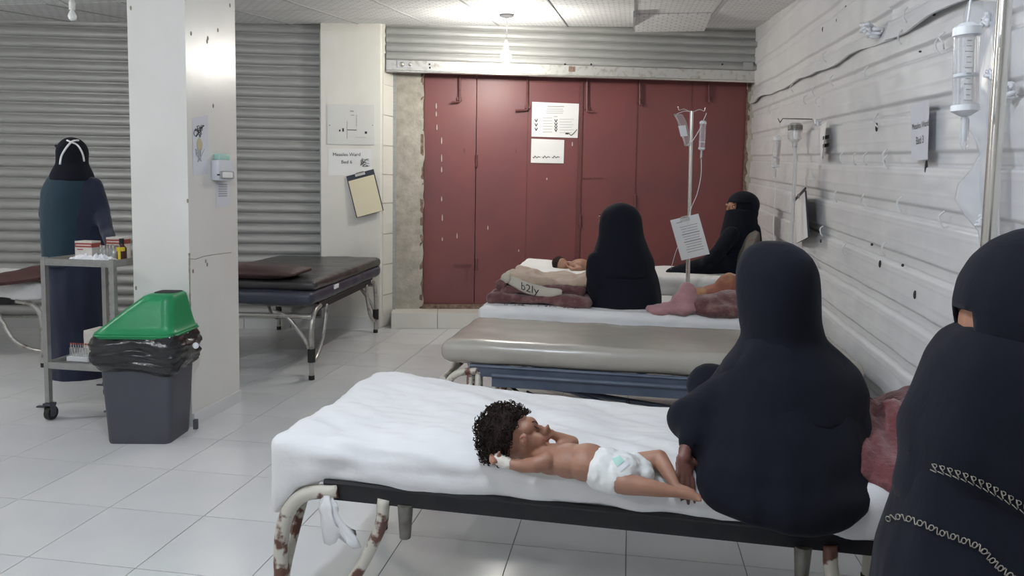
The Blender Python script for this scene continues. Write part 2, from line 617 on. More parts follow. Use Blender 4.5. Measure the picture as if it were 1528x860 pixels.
# ---- ceiling
ceiling = empty('ceiling', (0, 0, 2.57), kind='structure')
cs = MB()
rows = []
for t in (REAR_T - .3, 4.9, 8.2):
    rows.append([W(LEFT_S - .3, t, cz(t) + .02), W(1.9, t, cz(t) + .02)])
cs.quadgrid(rows)
rows2 = [[p + UP * .12 for p in r] for r in rows]
cs.quadgrid(rows2)
add('slab', cs, M_CEILSLAB, ceiling)
NC = (UP - E2 * 0.10).normalized()
SLA = (E2 + UP * 0.10).normalized()
pl = onplane(947, 25, W(0, 4.9, 2.57), NC)
S0 = pl.dot(E1)
CT = 0.60
ct_me = localmesh('ceiling_board', MB().box((0, 0, .006), (CT - .012, CT - .012, .012)), M_CEIL)
rotm = Matrix((E1, SLA, E1.cross(SLA))).transposed().to_euler()
rotf = Matrix((E1, E2, UP)).transposed().to_euler()
for i in range(-9, 2):
    for j in range(-2, 5):
        t = 4.9 + CT * (j + .5) * (0.995 if j >= 0 else 1)
        s = S0 + CT * (i + .5)
        if s > 1.4 or s < LEFT_S:
            continue
        p = W(s, t, cz(t))
        r = rotm if j >= 0 else rotf
        if i == 0 and j == 2:
            # the loose board that has dropped out of its frame
            mm = Matrix.Rotation(math.radians(-7), 3, E1) @ Matrix((E1, SLA, E1.cross(SLA))).transposed()
            share('ceiling_board', ct_me, ceiling, p - UP * .045, rot=mm.to_euler())
            continue
        share('ceiling_board', ct_me, ceiling, p, rot=r)
bar = MB()
for i in range(-9, 3):
    s = S0 + CT * i
    if s < 1.15:
        b_ = MB()
        b_.box(W(s, 6.2, cz(6.2) - .003), (.010, 2.62, .008), (E1, SLA, NC))
        add('ceiling_bar', b_, M_TBAR, ceiling)
b_ = MB().box(W(S0, 6.35, cz(6.35) - .03), (.02, .95, .045), (E1, SLA, NC))
add('hanging_bar', b_, M_TBAR, ceiling)

# ---- walls outside the picture that close the room
add('wall_left', MB().prism([W(LEFT_S, REAR_T), W(LEFT_S, 8.0), W(LEFT_S - .15, 8.0), W(LEFT_S - .15, REAR_T)], 0, 3.0), M_PLAIN, kind='structure')
add('wall_rear', MB().prism([W(LEFT_S, REAR_T), W(1.4, REAR_T), W(1.4, REAR_T - .15), W(LEFT_S, REAR_T - .15)], 0, 3.0), M_PLAIN, kind='structure')

# ---- back wall: masonry behind everything
wb = empty('wall_back', BP(0, 0, -.45), kind='structure')
add('masonry', MB().prism([BP(-7, 0, -.40), BP(3.0, 0, -.40), BP(3.0, 0, -.6), BP(-7, 0, -.6)], 0, 3.1), M_CONC, wb)

# ---- the wide lowered roller shutter
UP_L = back_u(onback(479, 250, 0))          # left edge of the cream pillar
UP_R = back_u(onback(567, 250, 0))


def slat_mesh(L, pitch, m):
    mb = MB()
    prof = []
    for k in range(9):
        a = k / 8
        prof.append((-.003 - .020 * math.sin(math.pi * (a ** .8)) ** .75, a * pitch * .87))
    prof += [(.006, pitch * .88), (.006, pitch * .99), (.014, pitch)]
    prof = [(.014, 0)] + prof
    rows = [[Vector((0, y, z)) for y, z in prof], [Vector((L, y, z)) for y, z in prof]]
    mb.quadgrid(rows, True, True, True)
    return localmesh('slat', mb, m, False)


sh = empty('roller_shutter', BP(-4.2, 0, -.07), 'wide grey steel roller shutter lowered to the floor behind the column', 'shutter')
L1_ = (UP_L + .01) + 6.5
PIT = 0.0937
sl = slat_mesh(L1_, PIT, M_SHUT)
for k in range(28):
    z = .10 + PIT * k
    share('slat', sl, sh, BP(-6.5, z, -.10 + random.uniform(-.0012, .0012)), BA + random.uniform(-.0006, .0006))
add('bottom_rail', MB().box(BP(-6.5 + L1_ / 2, .055, -.085), (L1_, .03, .09), (B1, BN, UP)), M_RAIL, sh)
add('guide_channel', MB().box(BP(UP_L + .0, 1.35, -.055), (.03, .05, 2.6), (B1, BN, UP)), M_SHUT, sh)
# tiled plinth under it
bl = empty('baseboard_left', BP(-4.2, 0, 0), kind='structure')
for k in range(12):
    u0 = -6.5 + .41 * k
    if u0 > UP_L - .05:
        break
    add('plinth_tile', MB().box(BP(u0 + .205, .045, -.03), (.405, .05, .09), (B1, BN, UP)), M_TILE, bl)

# ---- cream pillar between shutter and door
pil = empty('wall_pillar', BP((UP_L + UP_R) / 2, 0, 0), kind='structure')
q_br = onplane(588, 250, BP(0, 0, -.24), BN)
pp = [BP(UP_L, 0, 0), BP(UP_R, 0, 0), Vector((q_br.x, q_br.y, 0)), Vector((q_br.x, q_br.y, 0)) - BN * .2, BP(UP_L, 0, -.44)]
add('shaft', MB().prism(pp, 0, 2.9), M_PAINT, pil)
e_s = (Vector((q_br.x, q_br.y, 0)) - BP(UP_R, 0, 0))
n_s = Vector((e_s.y, -e_s.x, 0)).normalized()
zt = [0.02, .30, .58, .86, 1.14, 1.40, 1.66, 1.93, 2.2, 2.47, 2.74]
for z0, z1 in zip(zt, zt[1:]):
    c = BP(UP_R, 0, 0) + e_s * .55 + n_s * .004 + UP * (z0 + z1) / 2
    add('side_tile', MB().box(c, (e_s.length * .80, .012, z1 - z0 - .006), (e_s.normalized(), n_s, UP)), M_PAINT, pil)
add('plinth_tile', MB().box(BP((UP_L + UP_R) / 2, .055, .008), (UP_R - UP_L, .014, .11), (B1, BN, UP)), M_TILE, pil)
gp = Vector((q_br.x, q_br.y, 0)) - BN * .0 + B1 * .005
add('guide_channel', MB().box(gp + UP * 1.4 + BN * .02, (.03, .045, 2.55), (B1, BN, UP)), M_SHUT, pil)

# ---- red folding doors in their recess
D_OFF = -.28
DZ0, DZ1 = onback(632, 461, D_OFF).z, onback(870, 112, D_OFF).z + .12
seams = [back_u(onback(x, 260, D_OFF)) for x in (632, 710, 786, 866, 948, 1029, 1109)]
door = empty('door_1', BP((seams[0] + seams[-1]) / 2, DZ0, D_OFF), kind='structure')
leaves = []
for k, (a, b) in enumerate(zip(seams, seams[1:])):
    dd = (0.006 if k % 2 else 0.0)
    lf = MB()
    u0, u1, z0, z1 = a + .004, b - .004, DZ0 + .05, DZ1
    lf.box(BP((u0 + u1) / 2, (z0 + z1) / 2, D_OFF - .02 + dd), (u1 - u0, .035, z1 - z0), (B1, BN, UP))
    leaves.append(add('leaf', lf, M_RED, door))
# overlapping astragal where the two halves meet, dark gaps between leaves
add('astragal', MB().box(BP(seams[3] - .012, (DZ0 + DZ1) / 2, D_OFF + .012), (.035, .012, DZ1 - DZ0), (B1, BN, UP)), M_REDDK, door)
for k in (1, 2, 4, 5):
    add('edge_strip', MB().box(BP(seams[k] + (.008 if k == 1 else 0), (DZ0 + DZ1) / 2, D_OFF - .004), (.011, .014, DZ1 - DZ0), (B1, BN, UP)), M_REDDK, door)
add('sill', MB().box(BP((seams[0] + seams[-1]) / 2, DZ0 + .02, D_OFF + .012), (seams[-1] - seams[0], .06, .055), (B1, BN, UP)), M_RUST, door)
add('frame_post', MB().box(BP(seams[0] - .014, (DZ0 + DZ1) / 2, D_OFF + .0), (.028, .07, DZ1 - DZ0), (B1, BN, UP)), M_RUST, door)
add('frame_post', MB().box(BP(seams[-1] + .014, (DZ0 + DZ1) / 2, D_OFF + .0), (.028, .07, DZ1 - DZ0), (B1, BN, UP)), M_RUST, door)
# drop bolts with their cranked handles
for x, v0, v1, hx in ((686, 112, 152, -13), (787, 116, 164, -18), (876, 116, 166, 10), (955, 116, 156, 4), (1058, 118, 152, 4)):
    k = max(i for i in range(6) if seams[i] <= back_u(onback(x, 140, D_OFF)) + .02)
    a, b = onback(x, v0, D_OFF + .03), onback(x, v1, D_OFF + .03)
    bt = MB().tube([a, b], .011, 8)
    bt.tube([b, onback(x + hx, v1 + 1, D_OFF + .04)], .009, 8)
    bt.box(b + UP * .03 + BN * -.012, (.05, .02, .03), (B1, BN, UP))
    add('drop_bolt', bt, M_REDDK, leaves[min(k, 5)], 40)
for x, v in ((711, 240), (711, 395), (866, 330), (948, 300)):
    add('hinge', MB().tube([onback(x, v - 9, D_OFF + .016), onback(x, v + 9, D_OFF + .016)], .012, 8), M_REDDK, door, 40)
# scraped paint down the left leaf and a few chips
for x, v, sz in ((651, 158, 9), (651, 170, 8), (652, 190, 9), (659, 210, 11), (659, 236, 12), (659, 253, 9), (659, 297, 8), (660, 325, 11), (660, 357, 6), (682, 352, 9), (728, 340, 7), (774, 374, 4), (816, 267, 4), (854, 215, 7), (693, 225, 9), (770, 225, 8)):
    a = onback(x, v, D_OFF + .0045)
    w_, h_ = .012, sz / 1110 * 7
    c = MB()
    c.quadgrid([[a + B1 * (w_ * .5 * math.cos(q) * (1 - .3 * math.sin(q))) + UP * (h_ * .5 * math.sin(q)) + BN * e for q in [2 * math.pi * n / 7 for n in range(7)]] for e in (-.002, .004)], True, True, True)
    add('paint_chip', c, M_SCRATCH if v not in (225,) else M_REDDK, door)
for x, v in ((800, 265), (823, 265)):
    pass
hs = MB().box(onback(876, 266, D_OFF + .006), (.09, .01, .012), (B1, BN, UP)).box(onback(893, 266, D_OFF + .006), (.11, .01, .012), (B1, BN, UP))
add('hasp', hs, M_REDDK, door)
add('latch_hole', MB().box(onback(690, 396, D_OFF + .003), (.16, .008, .02), (B1, BN, UP)).box(onback(697, 410, D_OFF + .003), (.02, .008, .12), (B1, BN, UP)), M_REDDK, door)


# rough concrete cheeks on both sides of the door
def rough_panel(name, ua, ub, off0, off1, zb, ztp, parent, seed):
    mb = MB()
    nU, nZ = 10, 90
    rws = []
    for j in range(nZ + 1):
        z = zb + (ztp - zb) * j / nZ
        r = []
        for i in range(nU + 1):
            f = i / nU
            u = ua + (ub - ua) * f
            jag = .02 * nz((seed, 0, z), 9) if i == nU else (.008 * nz((seed + 3, 0, z), 9) if i == 0 else 0)
            off = off0 + (off1 - off0) * f + .014 * nz((u, seed, z), 14) + .008 * nz((u, seed, z), 45)
            r.append(BP(u + jag, z, off))
        rws.append(r)
    mb.quadgrid(rws)
    for e in (0, nU):
        mb.quadgrid([[r[e] for r in rws], [r[e] - BN * .12 for r in rws]])
    return add(name, mb, M_CONC, parent, True)


jl = empty('wall_jamb', BP(seams[0] - .2, 0, D_OFF), kind='structure')
ju0 = back_u(onback(589, 300, -.24))
rough_panel('render_coat', ju0 - .03, seams[0] + .0, D_OFF + .055, D_OFF + .035, .06, DZ1 + .05, jl, 1.3)
jr = empty('wall_jamb', BP(seams[-1] + .1, 0, D_OFF), kind='structure')
rough_panel('render_coat', seams[-1] + .22, seams[-1] + .005, D_OFF + .07, D_OFF + .035, .06, DZ1 + .05, jr, 4.7)

# tiled step before the door
st = empty('floor_step', BP(.5, 0, -.1), kind='structure')
su0 = back_u(onback(583, 480, 0.04))
ztop = onback(650, 468, 0.02).z
add('step_core', MB().prism([BP(su0, 0, -.005), BP(2.4, 0, -.005), BP(2.4, 0, -.39), BP(su0, 0, -.39)], 0, ztop - .008), M_GROUT, st)
for k in range(9):
    u0 = su0 + .42 * k
    if u0 > 2.3:
        break
    add('riser_tile', MB().box(BP(u0 + .21, ztop / 2, 0), (.415, .012, ztop - .004), (B1, BN, UP)), M_PAINT, st)
    add('tread_tile', MB().box(BP(u0 + .21, ztop - .005, -.125), (.415, .255, .010), (B1, BN, UP)), M_PAINT, st)

# ---- the half-raised shutter above the door
S_OFF = -.06
s2 = empty('roller_shutter', BP(.6, 2.4, S_OFF), 'half-raised grey roller shutter hanging above the red doors', 'shutter')
r0 = onback(592, 108, S_OFF)
r1 = onback(592, 90, S_OFF)
su_a, su_b = back_u(onback(590, 95, S_OFF)) - .08, back_u(onback(1129, 95, S_OFF)) + .01
zr0, zr1 = r0.z, r1.z
LL = su_b - su_a
add('bottom_rail', MB().box(BP((su_a + su_b) / 2, (zr0 + zr1) / 2, S_OFF), (LL, .03, zr1 - zr0), (B1, BN, UP)), M_RAIL, s2)
add('rail_lip', MB().tube([BP(su_a, zr0 + .008, S_OFF + .018), BP(su_b, zr0 + .008, S_OFF + .018)], .012, 10), M_CHROME, s2, 40)
sl2 = slat_mesh(LL, .074, M_SHUT)
for k in range(6):
    share('slat', sl2, s2, BP(su_a, zr1 + .074 * k, S_OFF - .004), BA)
for x in (641, 641.5, 843, 882, 1078):
    add('rivet', MB().ball(onback(x, 96 if x != 641.5 else 101, S_OFF + .016), .009, nu=8, nv=5), M_INK, s2, True)
add('lock_plate', MB().box(onback(603, 96, S_OFF + .02), (.12, .012, .06), (B1, BN, UP)).ball(onback(600, 96, S_OFF + .03), .022, nu=10, nv=6).ball(onback(612, 96, S_OFF + .03), .016, nu=10, nv=6), M_CHROME, s2, 40)
add('keyhole_plate', MB().box(onback(853, 103, S_OFF + .02), (.055, .012, .045), (B1, BN, UP)), M_RUST, s2)
add('end_bracket', MB().box(onback(1116, 99, S_OFF + .02), (.09, .02, .07), (B1, BN, UP)), M_SHUT, s2)

# ---- free-standing column
col_a = atZ(287, 637)
col = empty('wall_column', (col_a.x, col_a.y, 0), kind='structure')
cpt = [col_a - E1 * .325, col_a, col_a + E2 * .49, col_a + E2 * .49 - E1 * .325]
add('shaft', MB().prism(cpt, 0, 2.58), M_COLUMN, col)
COLP = col_a


def oncol(u, v, off=0.0):
    return onplane(u, v, COLP + E1 * off, E1)


add('baseboard_strip', MB().prism([col_a + E1 * .001 - E2 * .0, col_a + E1 * .012, col_a + E1 * .012 + E2 * .49, col_a + E2 * .49 + E1 * .001], 0, .07), M_TILE, col)
# cracked paint on the arris and a crack over the side face
cr = MB()
cr.tube([col_a + UP * z + (E1 - E2) * (.001 + .006 * nz((0, 0, z), 9)) for z in [0.48 + .01 * k for k in range(46)]], [.0035 + .004 * abs(nz((1, 2, .48 + .01 * k), 22)) for k in range(46)], 6)
add('paint_crack', cr, M_CRACK, col, True)
cr = MB().tube([oncol(x, y, .0005) for x, y in ((282, 386), (292, 387), (303, 383), (320, 380), (345, 377))], .0018, 5)
add('paint_crack', cr, M_CRACK, col)
for x, y in ((309, 62), (310, 57), (325, 45), (285, 50), (318, 158), (343, 8), (307, 390), (309, 395), (288, 405)):
    add('chip', MB().ball(oncol(x, y, 0), (.003, .008, .012), (E1, E2, UP), 7, 5), M_CRACK, col)
for x, y in ((280, 300), (195, 12), (203, 430)):
    q = onplane(x, y, COLP, E2) - E2 * .0
    add('chip', MB().ball(q, (.006, .003, .012), (E1, E2, UP), 7, 5), M_CRACK, col)

# ---- right wall: ribbed painted sheets tied over block work
wr = empty('wall_right', W(WALL_S, 3, 0), kind='structure')
add('block_wall', MB().prism([W(WALL_S + .1, REAR_T), W(WALL_S + .1, 8.1), W(WALL_S + .3, 8.1), W(WALL_S + .3, REAR_T)], 0, 3.1), M_WALL2, wr)
T_C = 7.264


def rib_h(zz):
    sd = (((zz - 2.03) / .21 + .5) % 1 - .5) * .21
    d = abs(sd)
    m = ((zz - 2.03) / .07 + .37) % 1 - .5
    return -.016 * max(0, min(1, (0.030 - d) / .008)) - .016 * max(0, 1 - abs(sd + .026) / .007) + .0014 * max(0, 1 - abs(m) * .07 / .005)


def sheet(name, t0, t1, z0, z1, off, m, seed, wob=.010, zedge0=None, tedge0=None, lip=0.0):
    """z measured along the ribs (they climb towards the corner)"""
    mb = MB()
    nt_ = max(4, int((t1 - t0) / .045))
    nz_ = max(4, int((z1 - z0) / .006))
    rws = []
    for j in range(nz_ + 1):
        r = []
        fz = j / nz_
        for i in range(nt_ + 1):
            t = t0 + (t1 - t0) * i / nt_
            lo = z0 + (zedge0(t) if zedge0 else 0)
            zz = lo + (z1 - lo) * fz
            z = zz + .0415 * (t - T_C)
            tt = t + (tedge0(zz) if tedge0 and i == 0 else 0)
            h = rib_h(zz) + wob * nz((t, seed, zz), 1.6) + .006 * nz((t, seed, zz), 6) + .003 * nz((t * .5, seed, zz), 22) + .004 * nz((t * 1.6, seed, zz * .5), 11)
            if lip:
                h += lip * max(0, 1 - fz * nz_ / 12)
            if tedge0:
                h += .02 * max(0, 1 - i / 3)
            r.append(W(WALL_S - off - h, tt, max(.0, z)))
        rws.append(r)
    mb.quadgrid(rws)
    # turned-back edges give the sheet its thickness
    mb.quadgrid([rws[0], [p + E1 * .012 for p in rws[0]]])
    mb.quadgrid([[r[0] for r in rws], [r[0] + E1 * .012 for r in rws]])
    return add(name, mb, m, wr, True)


tear = lambda t: .012 * math.sin(t * 5) + .025 * nz((t, 0, 0), 2.4)
sheet('ribbed_sheet', 4.66, 7.62, .0, 2.18, .0, M_WALL, 1.0)
sheet('ribbed_sheet', 2.25, 4.72, .0, 2.18, .007, M_WALL, 2.4, tedge0=lambda z: .03 * nz((5, 0, z), 5))
sheet('ribbed_sheet', -2.9, 2.22, .0, 2.18, -.010, M_WALL, 3.9)
sheet('upper_sheet', 3.5, 7.62, 2.135, 2.92, .020, M_WALL, 6.2, wob=.022, zedge0=tear, lip=.016)
sheet('upper_sheet', -2.9, 3.56, 2.135, 2.92, .026, M_WALL, 8.8, wob=.022, zedge0=tear, lip=.014)
add('seam_shadow', MB().prism([W(WALL_S + .02, 2.14), W(WALL_S + .02, 2.33), W(WALL_S + .05, 2.33), W(WALL_S + .05, 2.14)], .3, 2.2), M_GAP, wr)  # near-black strip painting the shade inside the sheet joint
# twisted ties along the ribs
ties = [(1243, 120), (1216, 135), (1222, 152), (1258, 236), (1277, 237), (1294, 237), (1324, 233), (1249, 293), (1291, 298), (1345, 305), (1228, 345), (1322, 372), (1203, 149), (1346, 55), (1354, 22), (1410, 60), (1402, 68), (1296, 108), (1310, 180), (1325, 242), (1410, 328), (1262, 373), (1183, 132), (1150, 163), (1232, 85)]
for k, (x, y) in enumerate(ties):
    p = onright(x, y, .03)
    rr = random.Random(k)
    pts = [p + UP * .03 + E2 * .004, p - E1 * .016 + UP * .012 + E2 * rr.uniform(-.012, .012), p - E1 * .012 - UP * .012 + E2 * rr.uniform(-.015, .015), p - UP * .03 + E2 * rr.uniform(-.012, .012)]
    add('tie', MB().tube(spline(pts, 4), [.0035] * 13, 6), M_TIE, wr, True)
for x, y, sc in ((1296, 44, 1.5), (1303, 47, 1.3), (1476, 30, 1.0), (1500, 135, 1.1), (1480, 110, .9), (1468, 330, .9), (1220, 182, .9)):
    p = onright(x, y, .05)
    k = MB()
    rr = random.Random(x)
    for q in range(5):
        a = [p + Vector((rr.uniform(-1, 1), rr.uniform(-1, 1), rr.uniform(-1, 1))) * .022 * sc for _ in range(4)]
        k.tube(spline(a, 4), .006 * sc, 6)
    add('plastic_knot', k, M_FOIL, wr, True)
# nail holes, tears and scuffs in the sheets
for x, y, w_, h_ in ((1228, 44, .008, .05), (1262, 12, .006, .04), (1382, 250, .02, .08), (1313, 394, .008, .05), (1365, 440, .015, .05), (1225, 360, .01, .03), (1301, 365, .012, .02), (1347, 396, .012, .02), (1394, 22, .02, .015), (1373, 77, .012, .012), (1249, 30, .03, .035), (1308, 190, .008, .06)):
    p = onright(x, y, .012)
    add('puncture', MB().ball(p, (.006, w_ * .3, h_ * .35), (E1, E2, UP), 8, 6), M_GAP, wr)

# ================================================================== BEDS
def bed(name, org, ang, L, Wd, rz, label, leg_m, rail_m, matt=None, matt_m=None, group='metal ward beds', post=False, sleeve=False, sockets=True, rtube=.017, hide_far=False):
    """org: floor point under the first leg; length axis at ang, width axis square to it"""
    org = Vector((org[0], org[1], 0))
    X = Vector((math.cos(ang), math.sin(ang), 0))
    Yv = Vector((-math.sin(ang), math.cos(ang), 0))
    T = lambda x, y, z: org + X * x + Yv * y + UP * z
    root = empty(name, org, label, 'bed', group)
    for (x, dx) in ((0, 1), (L, -1)):
        for (y, dy) in ((0, 1), (Wd, -1)):
            lg = MB().tube(spline([T(x, y, 0), T(x, y, .12), T(x, y, rz - .17), T(x + dx * .022, y, rz - .075), T(x + dx * .075, y, rz - .018), T(x + dx * .17, y, rz)], 6), rtube, 10)
            lo = add('leg', lg, leg_m, root, True)
            br_ = MB().tube(spline([T(x + dx * .30, y, rz - .01), T(x + dx * .285, y, rz - .10), T(x + dx * .20, y, rz - .26), T(x + dx * .09, y, .13), T(x, y, .11)], 6), rtube * .85, 10)
            add('brace', br_, leg_m, root, True)
            b2 = MB().tube(spline([T(x, y + dy * .26, rz - .02), T(x, y + dy * .16, rz - .06), T(x, y + dy * .05, rz - .20), T(x, y + dy * .012, .2)], 6), rtube * .8, 10)
            add('brace', b2, leg_m, root, True)
            add('foot_cap', MB().tube([T(x, y, 0), T(x, y, .03)], rtube * 1.15, 10), M_RUBBER, lo, 40)
            if sleeve:
                add('sleeve', MB().tube([T(x, y, .12), T(x, y, .21)], rtube * 1.5, 10), M_RUBBER, lo, 40)
            if post:
                for e in (.13, .17):
                    add('post', MB().tube([T(x + dx * e, y, rz - .005), T(x + dx * e, y, .10)], rtube * .8, 8), leg_m, root, True)
            if sockets:
                add('socket', MB().tube([T(x + dx * .36, y, rz - .02), T(x + dx * .36, y, rz - .11)], [.021, .015], 10), M_SOCK, root, 40)
        add('end_rail', MB().tube([T(x, .0, rz - .05), T(x, Wd, rz - .05)], rtube * .9, 10), leg_m, root, 40)
    for y, dy in ((0, 1), (Wd, -1)):
        r_ = MB()
        # angle iron: an upright flange and a ledge
        r_.box(T(L / 2, y, rz), (L - .26, .008, .05), (X, Yv, UP))
        r_.box(T(L / 2, y + dy * .018, rz + .018), (L - .26, .04, .006), (X, Yv, UP))
        r_.tube([T(.13, y, rz + .022), T(L - .13, y, rz + .022)], .009, 8)
        add('side_rail', r_, rail_m, root, 40)
    for k in range(7):
        x = .2 + (L - .4) * k / 6
        add('slat', MB().box(T(x, Wd / 2, rz + .018), (.045, Wd - .02, .005), (X, Yv, UP)), rail_m, root)
    if matt:
        th, ov = matt
        def fn(p, n):
            q = T(L / 2 + p.x, Wd / 2 + p.y, rz + .024 + th / 2 + p.z)
            return q + (X * n.x + Yv * n.y + UP * n.z) * (.006 * nz(q, 5) + .003 * nz(q, 16))
        add('mattress', MB().rbox((L + ov * 2, Wd + (.02 if ov else -.05), th), min(.05, th * .42), (44, 20, 8), fn), matt_m, root, True)
    return root, T, X, Yv


def sheet_over(name, T, X, Yv, L, Wd, z0, th, ov, label, seed, hang=0.0, m=None, wr=.007, y_over=.012, group=None, sag=None, drop=None):
    mb = MB()

    def fn(p, n):
        q = T(L / 2 + p.x, Wd / 2 + p.y, z0 + th / 2 + p.z)
        d = wr * nz(q, 4, seed) + wr * .6 * nz((q.x * 1.2 + q.y, q.y * .4, q.z * 3), 9, seed) + wr * .30 * nz((q.x * .6 + q.y * 1.6, q.y - q.x * .5, q.z), 26, seed) + wr * .35 * noise.ridged_multi_fractal(q * 5 + Vector((seed, 0, 0)), 1.0, 2.0, 3, 1.0, 2.0) * .5
        q = q + (X * n.x + Yv * n.y + UP * n.z) * d
        if p.z < -th * .2 and hang:
            q = q - UP * hang * (0.5 + .5 * nz((q.x, seed, q.y), 5))
        if drop and p.z < th * .1:
            q = q - UP * drop(p.x + L / 2, p.y + Wd / 2) * min(1, (th * .1 - p.z) / (th * .4))
        if sag:
            q = q - UP * sag(p.x + L / 2, p.y + Wd / 2)
        return q
    mb.rbox((L + ov * 2, Wd + y_over * 2, th), min(.045, th * .4), (120, 56, 12), fn)
    return add(name, mb, m or M_SHEET, None, True, label, 'bed sheet', group)


# --- front bed (the small child lies on it)
B1A = math.radians(-11.2)
b1, T1, X1, Y1 = bed('hospital_bed', (-.625, 1.985), B1A, 1.72, .76, .475, 'white chipped tube bed with black side rail under the curly haired child', M_LEG, M_IRON, (.032, .0), M_MATT, rtube=.020)
sheet_over('bed_sheet', T1, X1, Y1, 1.72, .76, .496, .115, .03, 'rumpled white sheet beneath the curly haired child in a diaper', 1.0, hang=.012, wr=.016, sag=lambda x, y: .068 * max(0, min(1, (x - .12) / .95)) ** .8 * max(0, min(1, (y - .16) / .5)), drop=lambda x, y: .075 * max(0, 1 - x / .05) * (.7 + .3 * math.sin(y * 9)) + .035 * max(0, 1 - x / .16))
# loose corner of the sheet knotted under the rail
kn = MB()
rws = []
for j in range(13):
    f = j / 12
    c = T1(.145 + .045 * f * f, -.012 - .012 * math.sin(f * 3), .475 - .125 * f)
    rr = .009 + .024 * f ** 1.4 + (.005 if j in (3, 4) else 0)
    rws.append([c + X1 * (rr * 1.25 * math.cos(a) * (1 + .38 * math.sin(5 * a + f * 3))) + Y1 * (rr * .45 * math.sin(a)) + UP * (.022 * math.sin(3 * a) * f) for a in [2 * math.pi * k / 20 for k in range(20)]])
kn.quadgrid(rws, True, True, True)
corner = add('sheet_corner', kn, M_SHEET, None, True)
corner.parent = bpy.data.objects['bed_sheet']
corner.location = corner.location - bpy.data.objects['bed_sheet'].location

# --- bed with the bare vinyl mattress
B2A = math.radians(-10.5)
b2, T2, X2, Y2 = bed('hospital_bed', (-.315, 3.42), B2A, 1.83, .66, .452, 'empty ward bed with bare shiny beige vinyl mattress and blue lower rail', M_LEG, M_BLUER, (.112, .015), M_VINYL, post=True, sockets=False)
for y in (-.012,):
    ur = MB().box(T2(.95, y, .415), (1.42, .02, .055), (X2, Y2, UP))
    ur.tube([T2(.24, y - .012, .44), T2(1.66, y - .012, .44)], .010, 8)
    add('blue_side_rail', ur, M_BLUER, b2, 40, label='blue-grey folding side rail')
add('link_rod', MB().tube([T2(.30, .02, .40), T2(.42, .02, .31), T2(.44, .02, .12)], .008, 8), M_IRON, b2, True)
add('link_rod', MB().tube([T2(.50, .05, .40), T2(1.0, .05, .25), T2(1.75, .05, .20)], .012, 8), M_BLUER, b2, True)
add('link_rod', MB().tube([T2(.50, .12, .36), T2(1.2, .12, .29), T2(1.75, .12, .27)], .012, 8), M_BLUER, b2, True)
add('link_rod', MB().tube([T2(.86, .0, .36), T2(.86, .0, .08)], .009, 8), M_IRON, b2, True)
add('link_rod', MB().tube(spline([T2(.40, .0, .37), T2(.47, .0, .33), T2(.51, .0, .24), T2(.52, .0, .10)], 5), [.006 + .0004 * i for i in range(16)], 8), M_IRON, b2, True)
add('green_strap', MB().tube([T2(1.05, .04, .245), T2(1.24, .04, .232)], .017, 8), M_GREENC, b2, True, label='green strap wound on the rod')
add('green_strap', MB().tube([T2(1.3, .11, .29), T2(1.44, .11, .286)], .012, 8), M_GREENC, b2, True)

# --- bed of the woman with the folded blanket
B3A = math.radians(-8.8)
b3, T3, X3, Y3 = bed('hospital_bed', (-.17, 4.20), B3A, 1.78, .74, .46, 'ward bed under the folded lettered blanket and seated woman', M_LEG, M_IRON, (.11, .0), M_MATT, sockets=False)
sheet_over('bed_sheet', T3, X3, Y3, 1.78, .74, .482, .14, .02, 'white sheet beneath the folded lettered blanket', 5.0, hang=.02)

# --- farthest bed, before the red doors
B4A = math.radians(-9)
b4, T4, X4, Y4 = bed('hospital_bed', (.02, 5.52), B4A, 1.82, .74, .50, 'ward bed standing before the red doors with sleeping child', M_LEG, M_REDDK, (.12, .0), M_MATT, sockets=False)
sheet_over('bed_sheet', T4, X4, Y4, 1.82, .74, .53, .15, .02, 'white sheet beneath the sleeping child before the red doors', 9.0, hang=.0, sag=lambda x, y: -.03 * max(0, 1 - x / .6) * min(1, y / .4))

# --- black vinyl bed between column and pillar (lies along the room)
p6 = atZ(465, 567)
B6A = math.radians(85.5)
b6, T6, X6, Y6 = bed('hospital_bed', (p6.x, p6.y), B6A, 1.63, .88, .475, 'ward bed with black vinyl mattress beside the clipboard pillar', M_LEGG, M_IRON, None, None, sleeve=True, sockets=False)


def vin(L, Wd, z0, th, T, X, Yv, x0=0, amp=.006):
    def fn(p, n):
        q = T(L / 2 + p.x + x0, Wd / 2 + p.y, z0 + th / 2 + p.z)
        return q + (X * n.x + Yv * n.y + UP * n.z) * (amp * nz(q, 4) + amp * .8 * nz((q.x * 2, q.y * 2, q.z), 8))
    return fn


add('mattress', MB().rbox((1.76, .94, .10), .04, (50, 30, 8), vin(1.63, .88, .50, .10, T6, X6, Y6)), M_BLUEV, b6, True, label='lower navy vinyl pad')
add('mattress_pad', MB().rbox((1.70, .94, .075), .034, (50, 30, 8), vin(1.63, .88, .59, .075, T6, X6, Y6, .03)), M_BLKV, b6, True, label='upper black vinyl pad')
add('patch', MB().box(T6(.42, -.034, .575), (.10, .006, .03), (X6, Y6, UP)), M_SHEET, b6)


def pillow(name, c, size, X, Yv, m, label, seed=0, tilt=None, group=None, cat='pillow'):
    Zv = X.cross(Yv)

    def fn(p, n):
        ex, ey = p.x / (size[0] / 2), p.y / (size[1] / 2)
        k = max(.12, (1 - abs(ex) ** 3) * (1 - abs(ey) ** 3)) ** .55
        q = Vector(c) + X * p.x + Yv * p.y + Zv * (p.z * k)
        return q + Zv * (.006 * nz(q, 9, seed) * k) + X * .008 * nz(q, 6, seed)
    return add(name, MB().rbox(size, size[2] * .35, (28, 20, 6), fn), m, None, True, label, cat, group)


